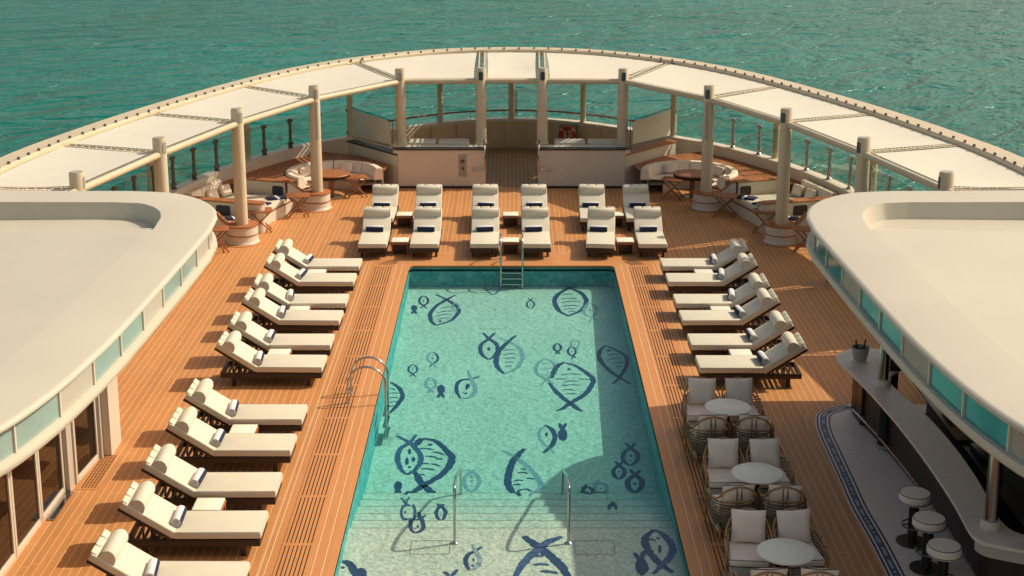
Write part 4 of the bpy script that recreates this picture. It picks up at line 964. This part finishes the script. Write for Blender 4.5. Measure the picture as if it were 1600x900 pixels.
# bucket with bottle
g=empty('ice_bucket','grey round ice bucket on a plate at the far end of the bar','bucket',(6.39,25.42,1.10))
b=MB(); b.lathe([(.155,.002),(.165,.012)],seg=28); b.build('plate',M['tabletop'],g)
b=MB(); rr_=[(.11,.013),(.135,.10),(.165,.26),(.17,.27),(.155,.27),(.125,.10),(.10,.03)]; b.grid([[(r*math.cos(2*PI*j/28),r*math.sin(2*PI*j/28),z) for j in range(28)] for r,z in rr_],closed=True); b.bm.faces.new([v for v in b.bm.verts][-28:]); b.build('vessel',M['greyp'],g)
for (dx,dy,lb) in ((.03,.03,'dark green bottle leaning in the ice bucket'),(-.05,-.01,'dark bottle with pale label standing in the ice bucket')):
    b=MB(); b.lathe([(.038,.0),(.04,.02),(.04,.20),(.016,.27),(.014,.36),(.017,.365),(.017,.385)],seg=16); o=b.build('bottle',M['black']); o.location=(6.39+dx,25.42+dy,1.135); o.rotation_euler=(R(6),R(8 if dx>0 else -8),0); tag(o,lb,'bottle','bottles in the ice bucket')
b=MB(); b.lathe([(.05,0),(.05,.02),(.02,.04),(.06,.10),(.075,.14)],seg=18); b.tube([(.03,0,.12),(.06,.05,.26)],.006,5); o=b.build('fruit_bowl',M['black']); o.location=(6.86,25.25,1.10); tag(o,'small dark bowl on the far rounded end of the bar','bowl')
b=MB(); b.box(-.16,.16,-.12,.12,0,.14,.02); b.box(-.13,.13,-.05,.05,.14,.20,.02); o=b.build('tray_stack',M['black']); o.location=(6.93,24.98,1.10); tag(o,'dark stacked trays on the far end of the bar behind the post','trays')
# bar stools
bs=empty('bar_stool','','bar stool',(0,0,0),0,'round bar stools at the counter')
b=MB(); b.lathe([(.24,.005),(.24,.02),(.05,.035)],seg=32); b.build('base',M['dsteel'],bs)
b=MB(); b.lathe([(.075,.03),(.075,.68)],seg=18); b.build('pedestal',M['black'],bs)
b=MB(); b.tube([(.02+.19*math.cos(t),-.02+.19*math.sin(t),.30) for t in [2*PI*k/24 for k in range(24)]],.013,8,closed=True); b.tube([(-.07,0,.3),(-.17,-.02,.3)],.012,6); b.build('foot_ring',M['dsteel'],bs)
b=MB(); b.lathe([(.20,.66),(.235,.68),(.24,.72),(.236,.795),(.215,.82),(.05,.828)],seg=36); st_=b.build('seat',M['beige'],bs)
b=MB()
for z,r in ((.70,.243),(.812,.228)): b.tube([(r*math.cos(t),r*math.sin(t),z) for t in [2*PI*k/36 for k in range(36)]],.006,5,closed=True)
b.build('piping',M['pipe'],st_)
for i,(x,y,lb) in enumerate(((6.07,20.37,'farthest of the three along the bar'),(6.05,19.52,'in the middle of the three along the bar'),(6.02,18.66,'nearest of the three along the bar'))):
    place(bs,i==0,(x,y,0),0,'round beige bar stool with dark piping, '+lb)
# ------------------------------------------------------------------ loungers
def make_lounger():
    t=empty('sun_lounger','','sun lounger',(0,0,0),0,'cream sun loungers round the pool'); hw=.37; HX=1.30; A=R(33); LB=.92
    b=MB(); b.box(0,HX-.005,-hw,hw,.30,.415,.022,3); b.build('seat_cushion',M['cushion'],t)
    Mx=Matrix.Translation((HX+.005,0,.30))@Matrix.Rotation(-A,4,'Y')
    b=MB(); b.box(.0,LB,-hw,hw,.0,.115,.022,3,M4=Mx); bc=b.build('back_cushion',M['cushion'],t)
    # seam lines
    b=MB()
    b.tube([(HX-.03,hw-.004,.410),(.03,hw-.004,.410),(.004,hw-.03,.410),(.004,-hw+.03,.410),(.03,-hw+.004,.410),(HX-.03,-hw+.004,.410)],.004,4)
    b.build('piping',M['greyfab'],t)
    # bolster: half round
    b=MB(); n=12; prof=[(.70+.125*math.cos(PI*k/n),.112+.155*math.sin(PI*k/n)) for k in range(n+1)]
    rows=[]
    for y in (-hw+.02,-hw+.035,hw-.035,hw-.02):
        sc_=.93 if abs(y)>hw-.03 else 1
        rows.append([(.70+(x-.70)*sc_,y,.112+(z-.112)*sc_) for x,z in prof])
    b.grid(rows); b.face([rows[0][k] for k in range(n+1)]); b.face([rows[-1][k] for k in range(n+1)][::-1])
    bmesh.ops.transform(b.bm,matrix=Mx,verts=b.bm.verts); bo=b.build('bolster',M['cushion'],t)
    b=MB(); b.tube([(.70+.124*math.cos(PI*k/n),-hw+.021,.112+.153*math.sin(PI*k/n)) for k in range(n+1)]+[(.825,-hw+.021,.118)],.005,4); b.tube([(.70+.124*math.cos(PI*k/n),hw-.021,.112+.153*math.sin(PI*k/n)) for k in range(n+1)],.005,4)
    bmesh.ops.transform(b.bm,matrix=Mx,verts=b.bm.verts); b.build('piping',M['greyfab'],bo)
    b=MB()
    for y0,y1 in ((-hw+.02,-.14),(-.12,.12),(.14,hw-.02)): b.box(LB-.075,LB+.02,y0,y1,.085,.135,.02,2,M4=Mx)
    b.build('head_flap',M['cushion'],t)
    b=MB(); 
    for s_ in (-1,1): b.box(.02,2.0,s_*(hw-.03)-.025,s_*(hw-.03)+.025,.18,.285,.006)
    b.box(.02,.07,-hw+.06,hw-.06,.181,.284); b.box(1.95,2.0,-hw+.06,hw-.06,.181,.284)
    for k in range(13): b.box(.12+.1*k,.18+.1*k,-hw+.06,hw-.06,.272,.294)
    for k in range(5): b.box(1.45+.1*k,1.50+.1*k,-hw+.06,hw-.06,.215,.235)
    b.build('frame',M['darkwood'],t)
    b=MB(); 
    for s_ in (-1,1): b.box(0,LB,s_*(hw-.03)-.02,s_*(hw-.03)+.02,-.045,-.002,.004,M4=Mx)
    for k in range(8): b.box(.06+.11*k,.11+.11*k,-hw+.03,hw-.03,-.022,-.003,M4=Mx)
    b.build('back_frame',M['darkwood'],t)
    for s_ in (-1,1):
        b=MB(); b.tube([(1.78,s_*.22,.27),(1.74,s_*.22,.53)],.016,6); b.tube([(1.5,s_*.22,.26),(1.76,s_*.22,.55)],.014,6); b.build('prop',M['dsteel'],t)
    for x in (.28,1.75):
        for s_ in (-1,1):
            b=MB(); b.box(x-.04,x+.04,s_*(hw-.08)-.03,s_*(hw-.08)+.03,0,.179,.006); b.build('leg',M['darkwood'],t)
    return t
def make_towel():
    b=MB(); n=20; r=.078; L_=.23
    # spiral roll, axis along y
    prof=[]
    for k in range(n+1): a=2*PI*k/n; prof.append((r*math.cos(a),r*math.sin(a)))
    rows=[[(x,y,z+r) for x,z in prof] for y in (-L_,-L_+.012,L_-.012,L_)]
    rows[0]=[(x*.9,y,(z-r)*.9+r) for x,y,z in rows[0]]; rows[-1]=[(x*.9,y,(z-r)*.9+r) for x,y,z in rows[-1]]
    b.grid(rows,M['towel']); b.face(rows[0][:-1],M['towel']); b.face(rows[-1][:-1][::-1],M['towel'])
    for e in (-1,1):
        sp=[( (.006+.064*k/34)*math.cos(k*.52),e*(L_+.002),r+(.006+.064*k/34)*math.sin(k*.52)) for k in range(35)]; b.tube(sp,.0045,4,m=M['greyfab'])
    # navy outer wrap on the foot side
    rows=[[((r+.008)*math.cos(a),y,r+(r+.008)*math.sin(a)) for a in [R(138+9.5*k) for k in range(15)]] for y in (-L_+.004,L_-.004)]
    b.grid(rows,M['navy']); rows=[[((r+.001)*math.cos(a),y,r+(r+.001)*math.sin(a)) for a in [R(138+9.5*k) for k in range(15)]] for y in (-L_+.004,L_-.004)]
    return tag(b.build('rolled_towel'),'','towel','rolled towels on the loungers')
loung=make_lounger(); tow=make_towel(); first=[True]
def lounger(x,y,rz,lb,tl):
    r_=random.uniform(-.018,.018)
    o=place(loung,first[0],(x,y,0),rz+r_,lb)
    c_,s_=math.cos(rz),math.sin(rz); dx=1.285; dy=random.uniform(-.05,.05)+.02
    w=tow if first[0] else tow.copy()
    if not first[0]: col.objects.link(w)
    w.location=(x+dx*c_-dy*s_,y+dx*s_+dy*c_,.416); w.rotation_euler=(0,0,rz+random.uniform(-.13,.13)); w['label']=tl; first[0]=False
LY=[34.45,33.15,31.48,30.25,28.65,27.33,24.65,23.27,21.66,20.24,18.60]
RY=[34.45,33.15,31.46,30.25,28.65,27.30]
for i,y in enumerate(LY):
    lounger(-3.69 if i<6 else -3.71,y,PI,'cream sun lounger in the row left of the pool, %s from the far end'%ORD[i],'rolled white towel on the %s lounger from the far end, left of pool'%ORD[i])
for i,y in enumerate(RY):
    lounger(3.66,y,0,'cream sun lounger in the row right of the pool, %s from the far end'%ORD[i],'rolled white towel on the %s lounger from the far end, right of pool'%ORD[i])
F1=[(-3.57,.0),(-2.24,0),(-.70,0),(.64,0),(2.27,-.06),(3.62,-.01)]; F2=[(-3.62,0),(-2.34,0),(-.72,0),(.66,0),(2.25,-.03),(3.52,-.03)]
for i,(x,a) in enumerate(F1): lounger(x,36.15,PI/2+a,'cream sun lounger facing the pool in the front row, %s from the left'%ORD[i],'rolled navy and white towel on the front row lounger, %s from the left'%ORD[i])
for i,(x,a) in enumerate(F2): lounger(x,38.85,PI/2+a,'cream sun lounger in the back row by the cabin wall, %s from the left'%ORD[i],'rolled navy and white towel on the back row lounger, %s from the left'%ORD[i])
# side tables
t=empty('side_table','','side table',(0,0,0),0,'low wooden side tables between loungers')
b=MB(); b.box(-.22,.22,-.22,.22,.335,.365,.02,3); b.build('table_top',M['tabletop'],t)
b=MB(); b.box(-.235,.235,-.235,.235,.27,.333,.02,2); b.build('frame',M['slatwood'],t)
b=MB(); b.box(-.19,.19,-.19,.19,.06,.27,.01); b.build('box_body',M['darkwood'],t)
for sx in (-1,1):
    for sy in (-1,1): b=MB(); b.box(sx*.2-.022,sx*.2+.022,sy*.2-.022,sy*.2+.022,0,.27,.005); b.build('leg',M['slatwood'],t)
tb=[(-2.9,36.8,'in the front row, left pair'),(-.03,36.8,'in the front row, middle pair'),(2.95,36.8,'in the front row, right pair'),
    (-2.98,39.6,'by the cabin wall, left pair'),(-.03,39.6,'by the cabin wall, middle pair'),(2.9,39.6,'by the cabin wall, right pair')]
for k in range(5): tb.append((-4.70,(LY[2*k]+LY[2*k+1])/2,'between the %s lounger pair left of the pool'%ORD[k]))
for k in range(3): tb.append((4.62,(RY[2*k]+RY[2*k+1])/2,'between the %s lounger pair right of the pool'%ORD[k]))
for i,(x,y,lb) in enumerate(tb): place(t,i==0,(x,y,0),0,'low white topped wooden side table '+lb)
# ------------------------------------------------------------------ wicker chairs and white tables
def make_chair():
    t=empty('rattan_chair','','armchair',(0,0,0),0,'rattan armchairs round the white tables'); hw=.31
    b=MB(); b.box(-hw+.03,hw-.03,-.33,.24,.08,.34,.03,2); b.build('seat_base',M['greyfab'],t)
    b=MB(); b.box(-hw+.025,hw-.025,-.345,.24,.345,.46,.035,3); sc_=b.build('seat_cushion',M['beige'],t)
    b=MB()
    for z in (.352,.45): b.tube([(-hw+.03,.2,z),(-hw+.03,-.335,z),(hw-.03,-.335,z),(hw-.03,.2,z)],.006,5)
    b.build('piping',M['pipe'],sc_)
    Mx=Matrix.Translation((0,.20,.45))@Matrix.Rotation(R(-17),4,'X')
    b=MB(); n=10; rows=[]
    for f in (1,-1):
        rows=[]
        for i in range(n+1):
            row=[]
            for j in range(n+1):
                u=-1+2*i/n; v=-1+2*j/n; puff=(1-u**4)*(1-v**4); pin=1-.06*(1-abs(u*v))*max(abs(u),abs(v))**3
                row.append((u*.25*pin,f*(.012+.075*puff**.6),.25+v*.24*pin))
            rows.append(row)
        b.grid(rows,flip=(f<0))
    bmesh.ops.remove_doubles(b.bm,verts=b.bm.verts,dist=.0001); bmesh.ops.transform(b.bm,matrix=Mx,verts=b.bm.verts); b.build('back_cushion',M['beige'],t)
    # barrel of curved canes
    def U(z,rx,ry,yf,zf=None,n=14): 
        pts=[(-rx,yf,zf if zf is not None else z)]
        for k in range(n+1):
            a=PI-PI*k/n; pts.append((rx*math.cos(a),.08+ry*math.sin(a),z))
        pts.append((rx,yf,zf if zf is not None else z)); return pts
    b=MB()
    for k in range(12):
        z=.15+.042*k; w=.26+.06*math.sin(PI*(k+1)/13)+.012*k*.5
        b.tube(U(z,w,.24+.10*math.sin(PI*(k+2)/14),-.22+.02*k,z+.02),.011,6)
    b.build('barrel_canes',M['drattan'],t)
    b=MB(); b.tube(catmull([(-.33,-.34,.02),(-.335,-.33,.35),(-.335,-.27,.56),(-.335,.0,.60),(-.30,.27,.68),(-.2,.37,.83),(0,.40,.90),(.2,.37,.83),(.30,.27,.68),(.335,.0,.60),(.335,-.27,.56),(.335,-.33,.35),(.33,-.34,.02)],6),.017,8)
    b.tube(catmull([(-.31,-.31,.35),(-.31,-.25,.52),(-.30,.05,.56),(-.24,.33,.63),(0,.41,.66),(.24,.33,.63),(.30,.05,.56),(.31,-.25,.52),(.31,-.31,.35)],6),.013,7)
    b.build('cane_rim',M['rattan'],t)
    b=MB()
    for x in (-.03,.03): b.tube(catmull([(x*.9,.34,.14),(x*1.05,.40,.45),(x*1.15,.40,.66),(x*1.2,.385,.87-abs(x)*.35)],4),.010,6)
    b.build('back_canes',M['drattan'],t)
    for (x,y) in ((-.24,.27),(.24,.27)):
        b=MB(); b.tube([(x,y,.2),(x*1.08,y+.05,0)],.016,7); b.build('leg',M['rattan'],t)
    b=MB(); b.tube(catmull([(-.12,.36,.10),(-.1,.38,.03),(0,.39,.015),(.1,.38,.03),(.12,.36,.10)],4),.011,6); b.build('rear_loop',M['rattan'],t)
    return t
ch=make_chair(); TY=[24.09,21.29,18.65]; nm=['farthest','middle','nearest']; i=0
for k,ty in enumerate(TY):
    for row,(dy,rz,rl) in enumerate(((.58,0,'far side'),(-.52,PI,'near side'))):
        for x in (3.40,4.13):
            yy=ty+dy
            if k==2 and row==1: yy-=.02
            place(ch,i==0,(x+(random.uniform(-.03,.03)),yy,0),rz+random.uniform(-.08,.08)+(.06 if x<3.6 else -.06)*(1 if row else -1),'beige cushioned rattan armchair at the %s white table, %s, %s seat'%(nm[k],rl,'left' if x<3.6 else 'right')); i+=1
t=empty('cafe_table','','table',(0,0,0),0,'round white tables beside the pool')
b=MB(); b.lathe([(.375,.70),(.395,.705),(.40,.725),(.385,.733)],seg=44); b.build('table_top',M['tabletop'],t)
b=MB(); b.lathe([(.055,.03),(.045,.06),(.045,.70)],seg=16); b.build('pedestal',M['black'],t)
b=MB(); b.lathe([(.25,0),(.25,.015),(.06,.03)],seg=28); b.build('foot',M['black'],t)
for k,ty in enumerate(TY): place(t,k==0,((3.79,3.85,3.82)[k],ty,0),0,'round white cafe table right of the pool, %s of three'%nm[k])
# ------------------------------------------------------------------ pool ladders and rails
def arch(y_or_x,mode,s=1): pass
g=empty('pool_ladder','steel arched ladder at the left edge of the pool','pool ladder',(0,0,0),0,'steel pool ladders')
for k,y in enumerate((26.08,26.62)):
    b=MB(); pts=[(-3.10,y,.01),(-3.10,y,.35)]+[(-2.745+ -.355*math.cos(PI*j/12),y,.40+.34*math.sin(PI*j/12)) for j in range(13)]+[(-2.39,y,.2),(-2.39,y,-.5),(-2.42,y,-.72)]
    b.tube(pts,.022,10); b.lathe([(.05,.008),(.05,.02),(.025,.03)],(-3.10,y),seg=14); b.build('handrail',M['steel'],g)
for z in (-.25,-.48,-.7):
    b=MB(); b.box(-2.46,-2.36,26.08,26.62,z-.015,z+.015,.005); b.build('tread',M['steel'],g)
g=empty('pool_ladder','steel ladder at the middle of the far pool edge','pool ladder',(0,0,0),0,'steel pool ladders')
for x in (-.275,.275):
    b=MB(); pts=[(x,36.2,.01),(x,36.2,.40)]+[(x,35.83+.37*math.cos(PI*j/12),.45+.30*math.sin(PI*j/12)) for j in range(13)]+[(x,35.46,.2),(x,35.46,-.75)]
    b.tube(pts,.024,10); b.lathe([(.05,.008),(.05,.02),(.025,.03)],(x,36.2),seg=14); b.build('handrail',M['steel'],g)
for z in (-.15,-.30,-.45,-.6):
    b=MB(); b.box(-.275,.275,35.43,35.53,z-.015,z+.015,.005); b.build('tread',M['steel'],g)
for s in (-1,1):
    x=s*.89
    b=MB(); b.tube(catmull([(x,21.03,-.345),(x,21.03,.2),(x,21.05,.50),(x,21.20,.58),(x,21.7,.48),(x,22.7,.10),(x,23.5,-.2),(x,23.75,-.35),(x,23.8,-.88)],6),.024,10); b.lathe([(.055,-.346),(.055,-.33),(.03,-.31)],(x,21.03),seg=14)
    o=b.build('step_handrail',M['steel']); tag(o,'bent steel handrail standing on the %s of the pool steps'%SIDE[s],'handrail','steel handrails on the pool steps')
# ------------------------------------------------------------------ camera
cam=bpy.data.cameras.new('camera'); co=bpy.data.objects.new('camera',cam); col.objects.link(co)
co.location=(0,0,H); co.rotation_euler=(PI/2-TH,0,0); cam.sensor_width=36; cam.lens=F/1600*36
cam.shift_x=(800-CX)/1600; cam.shift_y=-(450-CY)/1600; cam.clip_start=.1; cam.clip_end=20000; sc.camera=co
# ------------------------------------------------------------------ light
KX,KY=1.03,.34
el=math.atan(1/math.hypot(KX,KY)); d=Vector((KX,KY,1)).normalized()
sun=bpy.data.lights.new('sun','SUN'); so=bpy.data.objects.new('sun',sun); col.objects.link(so); so.location=(40,20,60)
so.rotation_euler=d.to_track_quat('Z','Y').to_euler(); sun.energy=2.95; sun.angle=R(.6); sun.color=(1,.88,.68)
w=bpy.data.worlds.new('World'); sc.world=w; w.use_nodes=True; nt=w.node_tree; N=nt.nodes; L=nt.links
bg=N['Background']; sky=N.new('ShaderNodeTexSky'); sky.sky_type='NISHITA'; sky.sun_disc=False; sky.sun_elevation=el; sky.sun_rotation=math.atan2(d.x,d.y); sky.dust_density=3.0; sky.air_density=1.0; sky.ozone_density=1.0
mx=N.new('ShaderNodeMix'); mx.data_type='RGBA'; mx.blend_type='MULTIPLY'; mx.inputs['Factor'].default_value=1; L.new(sky.outputs[0],mx.inputs['A']); mx.inputs['B'].default_value=(1.0,.84,.66,1)
L.new(mx.outputs['Result'],bg.inputs[0]); bg.inputs[1].default_value=.125
sc.render.engine='CYCLES'; sc.view_settings.view_transform='Standard'; sc.view_settings.look='None'; sc.view_settings.exposure=.40; sc.view_settings.gamma=1
sc.cycles.max_bounces=8; sc.cycles.transparent_max_bounces=16; sc.cycles.caustics_reflective=False; sc.cycles.caustics_refractive=False
sc.render.resolution_x=1024; sc.render.resolution_y=576
